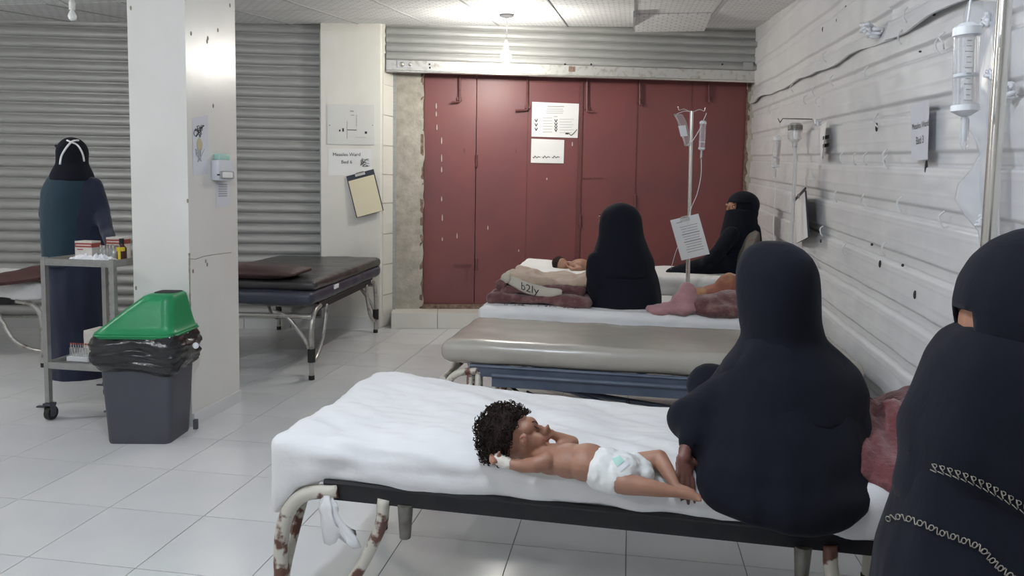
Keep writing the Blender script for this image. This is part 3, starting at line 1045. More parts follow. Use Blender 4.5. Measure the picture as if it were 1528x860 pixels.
pillow('pillow', T6(.15, .48, .705), (.40, .74, .10), X6, Y6, M_BRNV, 'flat dark brown vinyl pillow on the black mattress', 3)

# --- bed at the left behind the trolley
p7 = atZ(66, 548)
B7A = math.radians(180 + 4)
org7 = Vector((p7.x, p7.y, 0)) + Vector((0, .80, 0))
b7, T7, X7, Y7 = bed('hospital_bed', (org7.x - .06, org7.y), B7A, 1.75, .80, .462, 'steel tube ward bed with sheet behind the steel trolley', M_LEGG, M_IRON, (.10, .0), M_MATT, sockets=False)
sheet_over('bed_sheet', T7, X7, Y7, 1.75, .80, .483, .115, .015, 'white sheet half covered by a brown blanket behind the trolley', 13.0, hang=.05)
bk = MB()
rws = []
bA, bD, bB = atZ(-40, 429, .606), atZ(-40, 421, .612), atZ(76, 415, .622)
bC = atY(76, 393, bB.y + .34)
for j in range(25):
    r = []
    for i in range(41):
        p = bA.lerp(bB, i / 40).lerp(bD.lerp(bC, i / 40), j / 24)
        r.append(p + UP * (.012 + .012 * nz(p, 9) + .02 * math.sin(math.pi * j / 24)))
    rws.append(r)
bk.quadgrid(rws)
bk.quadgrid([[p - UP * .02 for p in r] for r in rws], flip=True)
for e in (0, -1):
    bk.quadgrid([rws[e], [p - UP * .02 for p in rws[e]]])
    bk.quadgrid([[r[e] for r in rws], [r[e] - UP * .02 for r in rws]])
add('blanket', bk, M_BROWNB, None, True, 'plain dark brown blanket thrown over a sheeted bed behind the trolley', 'blanket')

# ================================================================== BEDDING
# folded blanket with lettered hem, on the third bed
cb = Vector(atZ(795, 462, .64))
fx, fy = X3, Y3
fb = empty('folded_blanket', T3(.33, .40, .622), 'maroon and fawn folded blanket with hand lettered cream hem', 'blanket')


def fold_layer(cx, cy, z, sx, sy, th, ang, seed, amp=.012, curl=0.0):
    X = (fx * math.cos(ang) + fy * math.sin(ang))
    Yv = (-fx * math.sin(ang) + fy * math.cos(ang))

    def fn(p, n):
        q = T3(cx, cy, z) + X * p.x + Yv * p.y + UP * p.z
        q = q + (X * n.x + Yv * n.y + UP * n.z) * (amp * nz(q, 7, seed) + amp * .5 * nz(q, 18, seed))
        q = q + UP * (curl * (p.x / sx - .1) ** 2)
        return q
    return MB().rbox((sx, sy, th), th * .45, (40, 26, 6), fn)


add('lower_fold', fold_layer(.33, .30, .655, .60, .44, .062, -.05, 2, .024), M_BLAN, fb, True)
add('middle_fold', fold_layer(.32, .32, .705, .50, .40, .055, .05, 7, .026), M_BLAN, fb, True)
add('upper_fold', fold_layer(.36, .33, .748, .47, .38, .05, .0, 4, .030, .12), M_BLANI, fb, True)
for (xr, zr_, rr_, m_) in ((.07, .675, .028, M_BLAN), (.085, .728, .030, M_BLAN), (.115, .770, .026, M_BLANC)):
    rl = MB().tube(spline([T3(xr, .12, zr_), T3(xr + .012, .2, zr_ + .008), T3(xr, .32, zr_), T3(xr + .01, .46, zr_ - .006)], 6), [rr_ * (1 + .18 * math.sin(q * 1.3)) for q in range(19)], 12)
    add('rolled_edge', rl, m_, fb, True)
add('folded_flap', fold_layer(.50, .155, .725, .14, .05, .035, .25, 9, .012), M_BLAN, fb, True)
hm = MB()
rws = []
pathh = spline([T3(.10, .16, .778), T3(.17, .138, .750), T3(.26, .122, .718), T3(.37, .112, .700), T3(.45, .122, .705)], 8)
for q in pathh:
    fq = pathh.index(q) / (len(pathh) - 1)
    wq = .35 + .65 * math.sin(math.pi * min(1, max(0, fq * .9 + .08))) ** .6
    rws.append([q + UP * (.034 * wq * math.cos(a)) - Y3 * (.016 * math.sin(a)) + Y3 * .006 * math.cos(a) for a in [2 * math.pi * k / 14 for k in range(14)]])
hm.quadgrid(rws, True, True, True)
hem = add('hem', hm, M_BLANC, fb, True, label='cream hem with black lettering')
tv = text_mesh('b2ly', .062, (0, 0, 0), (1, 0, 0), (0, 1, 0))
# wrap the lettering along the hem
outv = []
for v in tv[0]:
    f = (v.x + .085) / .17
    i = max(0, min(len(pathh) - 2, (0.28 + .44 * f) * (len(pathh) - 1)))
    i0 = int(i)
    q = pathh[i0].lerp(pathh[i0 + 1], i - i0)
    outv.append(q - Y3 * .0185 + UP * v.y)
add('lettering', (outv, tv[1]), M_INK, hem)
fr = MB()
rr = random.Random(3)
for k in range(26):
    p = T3(.10 + .44 * rr.random(), .07, .632)
    fr.tube(spline([p, p - Y3 * .02 + X3 * rr.uniform(-.01, .01) - UP * .004, p - Y3 * .035 + X3 * rr.uniform(-.03, .03) - UP * rr.uniform(.0, .022)], 3), .0016, 4)
add('fringe', fr, M_BLAN, fb, kind='stuff')

# heap of cloth at the wall end of the third bed
def heap(name, c, r, m, label, seed, cat='blanket', amp=.02, parts=None, voxel=.012, fr_=14, group=None):
    mb = MB()
    for (dx, dy, dz, rx, ry, rz_) in parts:
        mb.ball(Vector(c) + X3 * dx + Y3 * dy + UP * dz, (rx, ry, rz_), (X3, Y3, UP))
    vs, f = blob(mb, voxel, 3, lambda v, n: amp * noise.ridged_multi_fractal(v * fr_ * .6 + Vector((seed, 0, 0)), .9, 2.1, 3, 1, 2) * .5 - amp * .6 + amp * .5 * nz(v, fr_, seed))
    return add(name, (vs, f), m, None, True, label, cat, group)


heap('cloth_bundle', atZ(1018, 470, .63) + Y3 * .12, .1, M_PINK, 'dusty pink cloth standing crumpled on the sheet beside the seated woman', 1, 'cloth', .022,
     [(-.10, 0, .0, .10, .07, .035), (.02, 0, .05, .075, .06, .07), (.03, .0, .12, .05, .04, .045), (.0, -.02, .02, .12, .08, .04)])
heap('blanket', atZ(1062, 472, .63) + Y3 * .14, .1, M_BLAN, 'dark maroon blanket bundled beside the pink cloth on the sheet', 2, 'blanket', .014,
     [(0, 0, .04, .14, .10, .06), (.13, .03, .05, .14, .10, .07), (.05, -.04, .02, .16, .09, .05)])
heap('cloth_bundle', atZ(1085, 440, .74) + Y3 * .30, .1, M_RUSTC, 'orange and rust printed cloth heaped behind the maroon blanket', 3, 'cloth', .012,
     [(0, 0, -.06, .16, .08, .08), (.05, .0, .0, .09, .07, .09), (-.10, .02, -.05, .10, .06, .05)])

# crimson blanket heaped at the wall end of the front bed
cw = T1(1.62, .22, .575)
mb = MB()
for (dx, dy, dz, rx, ry, rz_) in ((0, 0, .04, .17, .22, .07), (-.03, .05, .09, .13, .17, .08), (.06, .08, .12, .10, .15, .08), (.0, -.12, .05, .16, .12, .06)):
    mb.ball(cw + X1 * dx + Y1 * dy + UP * dz, (rx, ry, rz_), (X1, Y1, UP))
for k in range(7):
    a = cw + X1 * (-.14 + .042 * k) + Y1 * (-.20 + .02 * (k % 3)) + UP * .05
    mb.tube(spline([a, a + Y1 * .09 + UP * .07 + X1 * .02, a + Y1 * .20 + UP * .13 - X1 * .01], 5), [.026] * 11, 8)
vs, f = blob(mb, .009, 2, lambda v, n: .013 * nz(v, 12, 3) + .022 * (noise.ridged_multi_fractal(v * 6, .9, 2.1, 3, 1, 2) * .5 - .6) + .003 * nz(v, 60, 1))
add('blanket', (vs, f), M_THROW, None, True, 'crimson patterned fleece blanket heaped against the ribbed wall', 'blanket')
# grey pillow behind the woman on the far bed
pillow('pillow', T4(1.72, .42, .84), (.36, .42, .12), (X4 * .35 + UP * .94).normalized(), Y4, M_GREYP, 'grey and maroon pillow propped against the ribbed wall', 8)

# ================================================================== PEOPLE
def bvh_of(vf):
    return BVHTree.FromPolygons([tuple(p) for p in vf[0]], vf[1])


def on_surface(bvh, u, v, lift=.003):
    d = ray(u, v).normalized()
    h = bvh.ray_cast(CAM, d)
    if h[0] is None:
        return None
    n = h[1] if h[1].dot(d) < 0 else -h[1]
    return h[0] + n * lift


def folds(amp, zfreq=2.2, f=11, seed=0.0, ridge=.4):
    return lambda v, n: amp * (nz((v.x, v.y, v.z * zfreq / f), f, seed) + ridge * nz((v.x * 1.7, v.y * 1.7, v.z * .5), f, seed + 3)) * (0.35 + .65 * (1 - abs(n.z)))


def hand(mb, wrist, d, side, up, s=1.0, curl=.35, spread=.12):
    """palm, four unequal bent fingers and a side thumb; d points to the fingertips, up is the back of the hand"""
    d, side, up = Vector(d).normalized(), Vector(side).normalized(), Vector(up).normalized()
    wrist = Vector(wrist)
    pc = wrist + d * .042 * s
    mb.ball(pc, (.045 * s, .036 * s, .014 * s), (d, side, up))
    for k, ln in enumerate((.066, .075, .070, .054)):
        off = (k - 1.5) * .0185 * s
        b = pc + d * .034 * s + side * off
        dk = (d + side * (k - 1.5) * spread * .5).normalized()
        m1 = b + dk * ln * .45 * s - up * .004 * s
        m2 = m1 + (dk - up * curl).normalized() * ln * .33 * s
        m3 = m2 + (dk - up * curl * 2.2).normalized() * ln * .28 * s
        mb.caps([(b, .0088 * s), (m1, .0082 * s), (m2, .0074 * s), (m3, .0062 * s)])
    tb = pc - d * .022 * s - side * .030 * s
    t1 = tb + (d * .6 - side * .8).normalized() * .028 * s - up * .006 * s
    t2 = t1 + (d * .95 - side * .3).normalized() * .026 * s - up * .006 * s
    mb.caps([(tb, .011 * s), (t1, .0095 * s), (t2, .0072 * s)])


XX, YY = Vector((1, 0, 0)), Vector((0, 1, 0))


def face_part(root, c, fwd, r, skin=M_SKINF):
    """brow, eyes and bridge of the nose in the slit of a veil"""
    fwd = Vector(fwd).normalized()
    sd = UP.cross(fwd).normalized()
    up = fwd.cross(sd)
    mb = MB().ball(c, (r[0], r[1], r[2]), (fwd, sd, up))
    mb.caps([(c + fwd * r[0] * .98 + up * r[2] * .12, .006), (c + fwd * (r[0] + .014) - up * r[2] * .15, .009), (c + fwd * (r[0] + .012) - up * r[2] * .22, .011)])
    for e in (-1, 1):
        mb.ball(c + fwd * r[0] * .88 + sd * e * .034 + up * r[2] * .20, (.013, .024, .010), (fwd, sd, up), 10, 6)
    vs = blob(mb, .005, 3)
    f = add('face', vs, skin, root, True, label='skin in the eye slit of the veil')
    for e in (-1, 1):
        ec = c + fwd * r[0] * .86 + sd * e * .033 + up * r[2] * .02
        ey = add('eye', MB().ball(ec, (.006, .012, .0045), (fwd, sd, up), 10, 6), M_EYEW, f, True)
        add('iris', MB().ball(ec + fwd * .0035, (.004, .0055, .0048), (fwd, sd, up), 8, 5), M_EYE, f, True)
        add('eyebrow', MB().caps([(ec + up * .022 + sd * e * -.014 + fwd * .006, .003), (ec + up * .026 + sd * e * .012 + fwd * .004, .0025)]), M_HAIR, f, True)
    return f


# ---- woman seated on the front bed, back to the camera
wroot = empty('person', T1(1.36, .30, .612), 'woman in plain black abaya seated on the front bed beside the child in a diaper', 'person', 'women in black abayas')
mb = MB()
P = lambda u, v, y: atY(u, v, y)


def sec(u, v, y, hw_px, ry, rot=0):
    p = P(u, v, y)
    return (p.x, p.y, p.z, hw_px / 1110 * y, ry, rot)


mb.loft([sec(1187, 788, 1.69, 48, .045, B1A), sec(1178, 780, 1.70, 84, .065, B1A), sec(1170, 767, 1.715, 108, .085, B1A), sec(1164, 745, 1.74, 126, .11, B1A), sec(1160, 715, 1.78, 137, .14, B1A), sec(1161, 680, 1.83, 137, .165), sec(1163, 645, 1.87, 135, .175), sec(1170, 600, 1.90, 124, .16), sec(1175, 560, 1.91, 107, .135), sec(1176, 530, 1.92, 82, .11), sec(1168, 500, 1.93, 55, .09)])
mb.ball(P(1162, 430, 1.95), (.095, .112, .112))
# raised knee, thigh and wrapped arm
mb.caps([(P(1150, 690, 2.05), .10), (P(1100, 630, 2.10), .09), (P(1064, 578, 2.08), .066)])
mb.caps([(P(1105, 580, 1.93), .075), (P(1062, 610, 1.90), .064), (P(1030, 626, 1.88), .058), (P(1040, 645, 1.84), .048), (P(1031, 660, 1.812), .034)])
mb.caps([(P(1062, 600, 2.06), .06), (P(1050, 700, 1.98), .055), (P(1060, 735, 1.92), .05)])
vs = blob(mb, .010, 4, folds(.016, seed=1, f=13))
W1B = bvh_of(vs)
add('abaya', vs, M_ABAYA, wroot, True)
mb = MB()
mb.loft([sec(1180, 612, 1.90, 112, .168), sec(1180, 578, 1.91, 114, .154), sec(1177, 548, 1.92, 103, .140), sec(1174, 522, 1.935, 78, .122), sec(1168, 502, 1.945, 61, .113), sec(1163, 475, 1.945, 59.5, .118), sec(1161, 430, 1.945, 60, .124), sec(1160, 402, 1.945, 58, .120), sec(1159, 383, 1.945, 50, .106), sec(1158, 370, 1.945, 38, .08), sec(1157, 361, 1.945, 20, .04)])
vs = blob(mb, .011, 5, folds(.007, seed=5))
add('headscarf', vs, M_SCARF, wroot, True)
mb = MB()
wr_ = P(1022, 672, 1.80)
tip = P(1021, 735, 1.735)
dd = (tip - wr_).normalized()
sd = dd.cross(Vector((.25, -1, 0))).normalized()
mb.caps([(P(1040, 640, 1.85), .021), (wr_, .0165), (wr_ + dd * .02, .0165)])
hand(mb, wr_ + dd * .005, dd, sd, Vector((-.35, -1, .1)), .80, .25)
add('hand', blob(mb, .0042, 3), M_SKIND, wroot, True, label='brown hand reaching down to the child')

# ---- woman in the foreground at the right
froot = empty('person', (.90, 1.12, 0), 'woman in black abaya with bands of pale chain embroidery', 'person', 'women in black abayas')
mb = MB()
mb.ball((.823, 1.16, 1.125), (.100, .115, .110))
mb.loft([(.93, 1.09, 0, .32, .22), (.93, 1.09, .25, .32, .22), (.92, 1.10, .45, .31, .225), (.905, 1.12, .60, .315, .23), (.89, 1.13, .72, .295, .205), (.87, 1.14, .84, .245, .17), (.85, 1.15, .93, .195, .14), (.835, 1.16, 1.0, .13, .11), (.83, 1.16, 1.04, .10, .10)])
mb.caps([(Vector((.72, 1.11, .86)), .08), (Vector((.675, 1.08, .70)), .085), (Vector((.655, 1.06, .58)), .08), (Vector((.76, 1.0, .48)), .06)])
vs = blob(mb, .010, 4, folds(.016, seed=8))
fab = add('abaya', vs, M_ABAYA, froot, True)
F_B = bvh_of(vs)
scb = MB()
scb.ball((.832, 1.155, 1.127), (.122, .128, .124))
scv = blob(scb, .009, 4, folds(.004, seed=2))
# upper scarf: keep everything above the eye slit
slit_lo, slit_hi = 1.085, 1.118


def cut(vf, keep):
    vs_, fs_ = vf
    ok = [keep(v) for v in vs_]
    fs2 = [f_ for f_ in fs_ if all(ok[i] for i in f_)]
    used = sorted({i for f_ in fs2 for i in f_})
    mp = {i: k for k, i in enumerate(used)}
    return [vs_[i] for i in used], [[mp[i] for i in f_] for f_ in fs2]


def solidify(o, th):
    m_ = o.modifiers.new('thick', 'SOLIDIFY')
    m_.thickness = th
    m_.offset = 0


up_s = cut(scv, lambda v: v.z > slit_hi or v.z < slit_lo - .02 or Vector((v.x - .832, v.y - 1.155, 0)).normalized().dot(Vector((-.985, .17, 0))) < .955)
o = add('headscarf', up_s, M_SCARF, froot, True)
solidify(o, .006)
veb = MB()
veb.loft([(.87, 1.135, .77, .205, .160), (.862, 1.135, .81, .238, .170), (.840, 1.14, .90, .220, .16), (.825, 1.15, .98, .18, .145), (.815, 1.155, 1.04, .146, .132), (.822, 1.155, 1.075, .128, .126), (.83, 1.155, 1.10, .10, .10)])
vev = blob(veb, .010, 4, lambda v, n: folds(.010, seed=4)(v, n) + .010 * math.sin((v.z * 1.0 + v.x * .9) * 42) * max(0, min(1, (1.0 - v.z) / .08)) * max(0, min(1, (v.z - .77) / .06)) * (.5 + .5 * nz(v, 6)))
o = add('veil', vev, M_SCARF, froot, True, label='black veil hanging below the eyes')
V_B = bvh_of(vev)
face_part(froot, Vector((.808, 1.160, 1.098)), (-.25, .97, 0), (.092, .088, .092))
# embroidery lies on the cloth: chain of little rings along two bands


def first_hit(u, v, lift):
    best = None
    for b_ in (F_B, V_B):
        q = on_surface(b_, u, v, lift)
        if q is not None and (best is None or (q - CAM).length < (best - CAM).length):
            best = q
    return best


def ring(mb, c, ax, ay, r, th, n=8):
    pts = [c + ax * r[0] * math.cos(2 * math.pi * k / n) + ay * r[1] * math.sin(2 * math.pi * k / n) for k in range(n + 1)]
    mb.tube(pts, th, 5, False)


em = MB()
bandp = [(1326, 777), (1340, 772), (1356, 774), (1372, 780), (1388, 786), (1404, 795), (1420, 800), (1436, 806), (1452, 812), (1466, 820), (1478, 834), (1490, 846), (1504, 856), (1518, 868)]
for k in range(len(bandp) - 1):
    a, b = first_hit(*bandp[k], .004), first_hit(*bandp[k + 1], .004)
    if a is None or b is None:
        continue
    ax = (b - a).normalized()
    nrm = (CAM - a).normalized()
    ay = nrm.cross(ax).normalized()
    L_ = (b - a).length
    ring(em, a + ax * L_ * .22, ax, ay, (L_ * .22, .0042), .0009)
    wv = [a + ax * L_ * (.45 + .6 * q / 6) + ay * .0050 * math.sin(q / 6 * 2 * math.pi) for q in range(7)]
    em.tube(wv, .0009, 5)
add('embroidery_band', em, M_THREAD, fab, True, label='pale chain stitched band')
em = MB()
bandp = [(1392 + 11.0 * k, 697 + 2.2 * k + .22 * k * k) for k in range(15)]
for k in range(len(bandp) - 1):
    a, b = first_hit(*bandp[k], .004), first_hit(*bandp[k + 1], .004)
    if a is None or b is None:
        continue
    ax = (b - a).normalized()
    nrm = (CAM - a).normalized()
    ay = nrm.cross(ax).normalized()
    L_ = (b - a).length
    em.tube([a - ay * .004, a + ax * L_ * .8 - ay * .006], .0008, 5)
    em.tube([a + ax * L_ * .1 + ay * .005, a + ax * L_ * .8 - ay * .004], .0009, 5)
    ring(em, a + ax * L_ * .5 + ay * .003, ax, ay, (L_ * .30, .003), .0007, 6)
add('embroidery_band', em, M_THREAD, fab, True, label='pale ladder stitched band')

# ---- woman on the third bed
wroot3 = empty('person', T3(.86, .20, .625), 'woman in black abaya sitting upright beside the folded lettered blanket', 'person', 'women in black abayas')
mb = MB()
mb.loft([sec(929, 469, 4.34, 59, .175), sec(929, 440, 4.34, 58, .175), sec(928, 412, 4.34, 54, .16), sec(926, 388, 4.34, 48, .14), sec(926, 370, 4.34, 37, .115), sec(926, 358, 4.34, 29, .10)])
mb.ball(P(925, 334, 4.34), (.115, .12, .12))
mb.caps([(P(912, 440, 4.48), .11), (P(885, 438, 4.50), .095), (P(880, 458, 4.47), .075)])
mb.caps([(P(890, 390, 4.30), .06), (P(887, 425, 4.26), .055), (P(900, 445, 4.24), .05)])
vs = blob(mb, .016, 6, folds(.010, seed=11))
add('abaya', vs, M_ABAYA, wroot3, True)
mb = MB()
mb.ball(P(926, 334, 4.335), (.128, .132, .126))
mb.loft([sec(930, 412, 4.33, 47, .165), sec(929, 388, 4.33, 47, .155), sec(928, 370, 4.33, 40, .14), sec(927, 352, 4.33, 34, .128), sec(926, 338, 4.33, 33, .128)])
add('headscarf', blob(mb, .014, 5, folds(.008, seed=13)), M_SCARF, wroot3, True)
face_part(wroot3, P(917, 328, 4.40), (-.8, .6, 0), (.085, .055, .075))

# ---- woman reclining on the far bed
wroot4 = empty('person', T4(1.45, .35, .69), 'woman in black veil leaning back against the propped pillow', 'person', 'women in black abayas')
mb = MB()
mb.ball(P(1107, 311, 5.75), (.108, .115, .12))
mb.caps([(P(1108, 335, 5.75), .10), (P(1108, 358, 5.74), .135), (P(1100, 385, 5.72), .165), (P(1090, 402, 5.70), .15)])
mb.caps([(P(1095, 400, 5.66), .12), (P(1060, 400, 5.60), .10), (P(1030, 405, 5.60), .075), (P(1002, 409, 5.60), .05)])
mb.caps([(P(1092, 350, 5.62), .065), (P(1072, 376, 5.55), .055), (P(1055, 392, 5.52), .05)])
mb.caps([(P(1120, 345, 5.70), .08), (P(1124, 385, 5.60), .07)])
add('abaya', blob(mb, .016, 6, folds(.009, seed=21)), M_ABAYA, wroot4, True)
mb = MB()
mb.ball(P(1109, 306, 5.745), (.120, .125, .105))
mb.ball(P(1110, 318, 5.76), (.105, .115, .10))
scv4 = blob(mb, .011, 4, folds(.004, seed=23))
zs4 = P(1090, 307, 5.7).z
o = add('headscarf', cut(scv4, lambda v: v.z > zs4 + .020 or v.x > 1.80), M_SCARF, wroot4, True)
solidify(o, .006)
mb = MB()
mb.loft([sec(1103, 372, 5.72, 30, .15), sec(1104, 350, 5.73, 28, .145), sec(1105, 332, 5.74, 25, .13), sec(1106, 318, 5.745, 23.5, .122), sec(1107, 312, 5.745, 22.5, .115)])
add('veil', blob(mb, .012, 4, folds(.006, seed=24)), M_SCARF, wroot4, True)
face_part(wroot4, P(1104, 309, 5.74), (-.93, -.37, 0), (.102, .07, .085))

# ---- nurse standing at the left, back turned
nb = atZ(112, 560)
nroot = empty('person', (nb.x, nb.y, 0), 'standing woman in navy robe seen from behind with white mask straps', 'person')
NY = nb.y
mb = MB()
mb.loft([sec(120, 566, NY, 44, .17), sec(120, 545, NY, 43, .165), sec(118, 480, NY, 42, .15), sec(116, 420, NY, 42, .145), sec(114, 370, NY, 43, .14), sec(112, 330, NY, 42, .135), sec(110, 300, NY, 41, .13), sec(109, 280, NY, 38, .12), sec(109, 266, NY, 29, .10), sec(108, 255, NY, 16, .075), sec(108, 245, NY, 14, .07)])
mb.ball(P(108, 231, NY), (.085, .10, .105))
mb.caps([(P(139, 276, NY), .052), (P(152, 315, NY), .052), (P(160, 348, NY - .12), .043), (P(164, 362, NY - .25), .035)])
mb.caps([(P(76, 278, NY), .050), (P(70, 320, NY), .050), (P(80, 352, NY + .14), .042)])
vs = blob(mb, .014, 6, folds(.011, seed=31))
add('robe', vs, M_NURSE, nroot, True)
mb = MB()
mb.loft([sec(104, 395, NY, 33, .172), sec(104, 350, NY, 37, .176), sec(104, 310, NY, 37, .170), sec(104, 285, NY, 36, .160), sec(106, 268, NY, 30, .14), sec(107, 255, NY, 22, .11)])
cv = cut(blob(mb, .013, 4, folds(.008, seed=32)), lambda v: v.y < NY - .02)
o = add('cape', cv, M_TEAL, nroot, True, label='dark teal cape over the back')
solidify(o, .006)
mb = MB()
mb.ball(P(108, 229, NY), (.094, .108, .106))
mb.loft([sec(108, 270, NY, 31, .150), sec(108, 258, NY, 27, .135), sec(108, 244, NY, 20.5, .108), sec(108, 232, NY, 20.5, .106)])
sv = blob(mb, .010, 4, folds(.004, seed=33))
o = add('headscarf', sv, M_SCARF, nroot, True)
SB = bvh_of(sv)
for pts in (((90, 246), (92, 234), (97, 224), (103, 216), (109, 211), (117, 210)), ((100, 210), (107, 213), (114, 216), (119, 222), (123, 231), (125, 241))):
    q = [on_surface(SB, u, v, .003) for u, v in pts]
    q = [p for p in q if p is not None]
    if len(q) > 2:
        add('mask_strap', MB().tube(spline(q, 4), .0065, 6), M_FLUID, nroot, True, label='white elastic strap')
add('ear_loop', MB().caps([(P(84, 218, NY - .02), .010), (P(91, 222, NY - .03), .014)]), M_SCARF, nroot, True)

# ---- child lying on the front bed
def cp(cx, cy, y):
    return atY(700 + cx / 4.244, 590 + cy / 4.244, y)


K = 1.78 / 1110 / 4.244
croot = empty('person', cp(620, 520, 1.79), 'small child with curly dark hair in white diaper lying on the front bed', 'person', 'children lying on beds')
bx = (cp(880, 480, 1.755) - cp(520, 400, 1.83)).normalized()      # body axis
by = UP.cross(bx).normalized()
bz = bx.cross(by)
mb = MB()
mb.ball(cp(530, 405, 1.83), (.050, .056, .037), (bx, by, bz))
mb.ball(cp(640, 415, 1.812), (.055, .060, .041), (bx, by, bz))
mb.ball(cp(750, 425, 1.795), (.055, .062, .045), (bx, by, bz))
mb.ball(cp(880, 470, 1.775), (.055, .060, .042), (bx, by, bz))
# head: turned so the profile looks towards the feet
hf = (X1 * .94 + UP * .20 - Y1 * .10).normalized()
hs = UP.cross(hf).normalized()
hu = hf.cross(hs)
hc = cp(275, 262, 1.875)
mb.ball(hc - hf * .008 + hu * .006, (.070, .056, .062), (hf, hs, hu))
mb.ball(hc + hf * .030 - hu * .012, (.042, .046, .048), (hf, hs, hu))
mb.ball(cp(392, 300, 1.862), (.034, .038, .036), (hf, hs, hu))
mb.ball(hc + hf * .048 + hu * .020, (.024, .036, .026), (hf, hs, hu))
mb.caps([(cp(452, 205, 1.862), .007), (cp(474, 235, 1.862), .010), (cp(478, 246, 1.862), .0095)])
mb.ball(cp(482, 275, 1.862), (.011, .016, .007), (hf, hs, hu), 10, 6)
mb.ball(cp(478, 295, 1.862), (.011, .015, .007), (hf, hs, hu), 10, 6)
mb.ball(cp(470, 328, 1.862), (.018, .020, .016), (hf, hs, hu), 12, 8)
mb.ball(cp(430, 290, 1.835), (.024, .012, .022), (hf, hs, hu), 12, 8)
mb.caps([(cp(390, 350, 1.86), .032), (cp(470, 380, 1.85), .034)])
# ear
ec = cp(348, 285, 1.809)
mb.ball(ec, (.0135, .008, .0185), ((hf + hu * .2).normalized(), hs, hu), 10, 8)
# near arm beside the head
mb.caps([(cp(490, 420, 1.79), .024), (cp(430, 440, 1.785), .0205), (cp(335, 448, 1.80), .0165), (cp(250, 434, 1.81), .0125), (cp(205, 415, 1.815), .012)])
mb.ball(cp(185, 405, 1.82), (.016, .013, .012), (X1, Y1, UP), 10, 8)
for k, (ex, ey, yy) in enumerate(((138, 380, 1.82), (132, 400, 1.812), (136, 420, 1.805), (150, 438, 1.80))):
    mb.caps([(cp(172, 398 + 7 * k, 1.82 - .004 * k), .0052), (cp((172 + ex) / 2 - 4, (398 + 7 * k + ey) / 2 - 4, yy), .0050), (cp(ex, ey, yy), .0044)])
mb.caps([(cp(195, 395, 1.812), .006), (cp(185, 372, 1.81), .0052), (cp(192, 362, 1.81), .0045)])
# far arm, hand at the mouth
mb.caps([(cp(590, 330, 1.87), .020), (cp(655, 300, 1.89), .017), (cp(590, 275, 1.885), .0145), (cp(540, 255, 1.875), .0115)])
mb.ball(cp(517, 245, 1.872), (.013, .010, .013), (X1, Y1, UP), 10, 8)
for k, (ex, ey) in enumerate(((498, 192), (490, 208), (484, 222), (486, 240))):
    mb.caps([(cp(510 - 2 * k, 232 + 6 * k, 1.868), .0050), (cp((510 + ex) / 2 - 3, (225 + 6 * k + ey) / 2, 1.862), .0048), (cp(ex, ey, 1.86), .0042)])
mb.caps([(cp(520, 255, 1.865), .0055), (cp(507, 268, 1.862), .005), (cp(496, 262, 1.862), .0045)])
# legs
mb.caps([(cp(880, 520, 1.745), .034), (cp(990, 562, 1.715), .026), (cp(1110, 580, 1.70), .0215), (cp(1225, 600, 1.69), .0170), (cp(1320, 618, 1.682), .0115), (cp(1345, 625, 1.68), .0115)])
mb.caps([(cp(1340, 620, 1.68), .012), (cp(1400, 632, 1.676), .0115), (cp(1445, 648, 1.672), .010)])
for k in range(5):
    mb.caps([(cp(1440 + 3 * k, 632 + 7 * k, 1.675 - .003 * k), .0050), (cp(1458 + 2 * k, 640 + 7 * k, 1.672 - .003 * k), .0045)])
mb.caps([(cp(980, 470, 1.80), .032), (cp(1100, 425, 1.805), .026), (cp(1205, 400, 1.80), .0215), (cp(1250, 470, 1.765), .0185), (cp(1300, 560, 1.73), .0125), (cp(1318, 590, 1.72), .0115)])
mb.caps([(cp(1316, 588, 1.72), .0115), (cp(1375, 605, 1.71), .011), (cp(1415, 620, 1.705), .0095)])
for k in range(5):
    mb.caps([(cp(1408 + 4 * k, 606 + 6 * k, 1.708 - .003 * k), .0048), (cp(1424 + 3 * k, 613 + 6 * k, 1.704 - .003 * k), .0042)])
cvf = blob(mb, .0034, 3)
body = add('body', cvf, M_SKIN, croot, True)
CB = bvh_of(cvf)
# diaper
mb = MB()
mb.ball(cp(860, 460, 1.778), (.050, .066, .049), (bx, by, bz))
mb.ball(cp(960, 480, 1.762), (.052, .062, .045), (bx, by, bz))
mb.caps([(cp(840, 500, 1.765), .043), (cp(905, 520, 1.745), .041), (cp(915, 530, 1.738), .037)])
mb.caps([(cp(1050, 455, 1.795), .035), (cp(1090, 470, 1.785), .030), (cp(1120, 500, 1.765), .022)])
mb.caps([(cp(1000, 500, 1.76), .036), (cp(1110, 510, 1.752), .022)])
dvf = blob(mb, .004, 3, lambda v, n: .0022 * nz(v, 60, 2) + .0012 * nz((v.x * 3, v.y, v.z), 40))
dia = add('diaper', dvf, M_DIAP, croot, True, label='white disposable diaper')
DB = bvh_of(dvf)


def patch(name, bvh, crops, m, parent, lift=.0015, n=6, mapf=None):
    """small patch lying on a surface, quad given by four picture points"""
    mapf = mapf or (lambda a, b: (700 + a / 4.244, 590 + b / 4.244))
    q = [Vector((*mapf(*c), 0)) for c in crops]
    rws = []
    for j in range(n + 1):
        r = []
        for i in range(n + 1):
            a = q[0].lerp(q[1], i / n).lerp(q[3].lerp(q[2], i / n), j / n)
            h = on_surface(bvh, a.x, a.y, lift)
            if h is None:
                return None
            r.append(h)
        rws.append(r)
    return add(name, MB().quadgrid(rws), m, parent, True)


patch('tape_print', DB, [(905, 405), (955, 385), (985, 420), (935, 455)], M_MINT, dia)
patch('side_tab', DB, [(935, 462), (1000, 415), (1015, 440), (955, 490)], M_FLUID, dia)
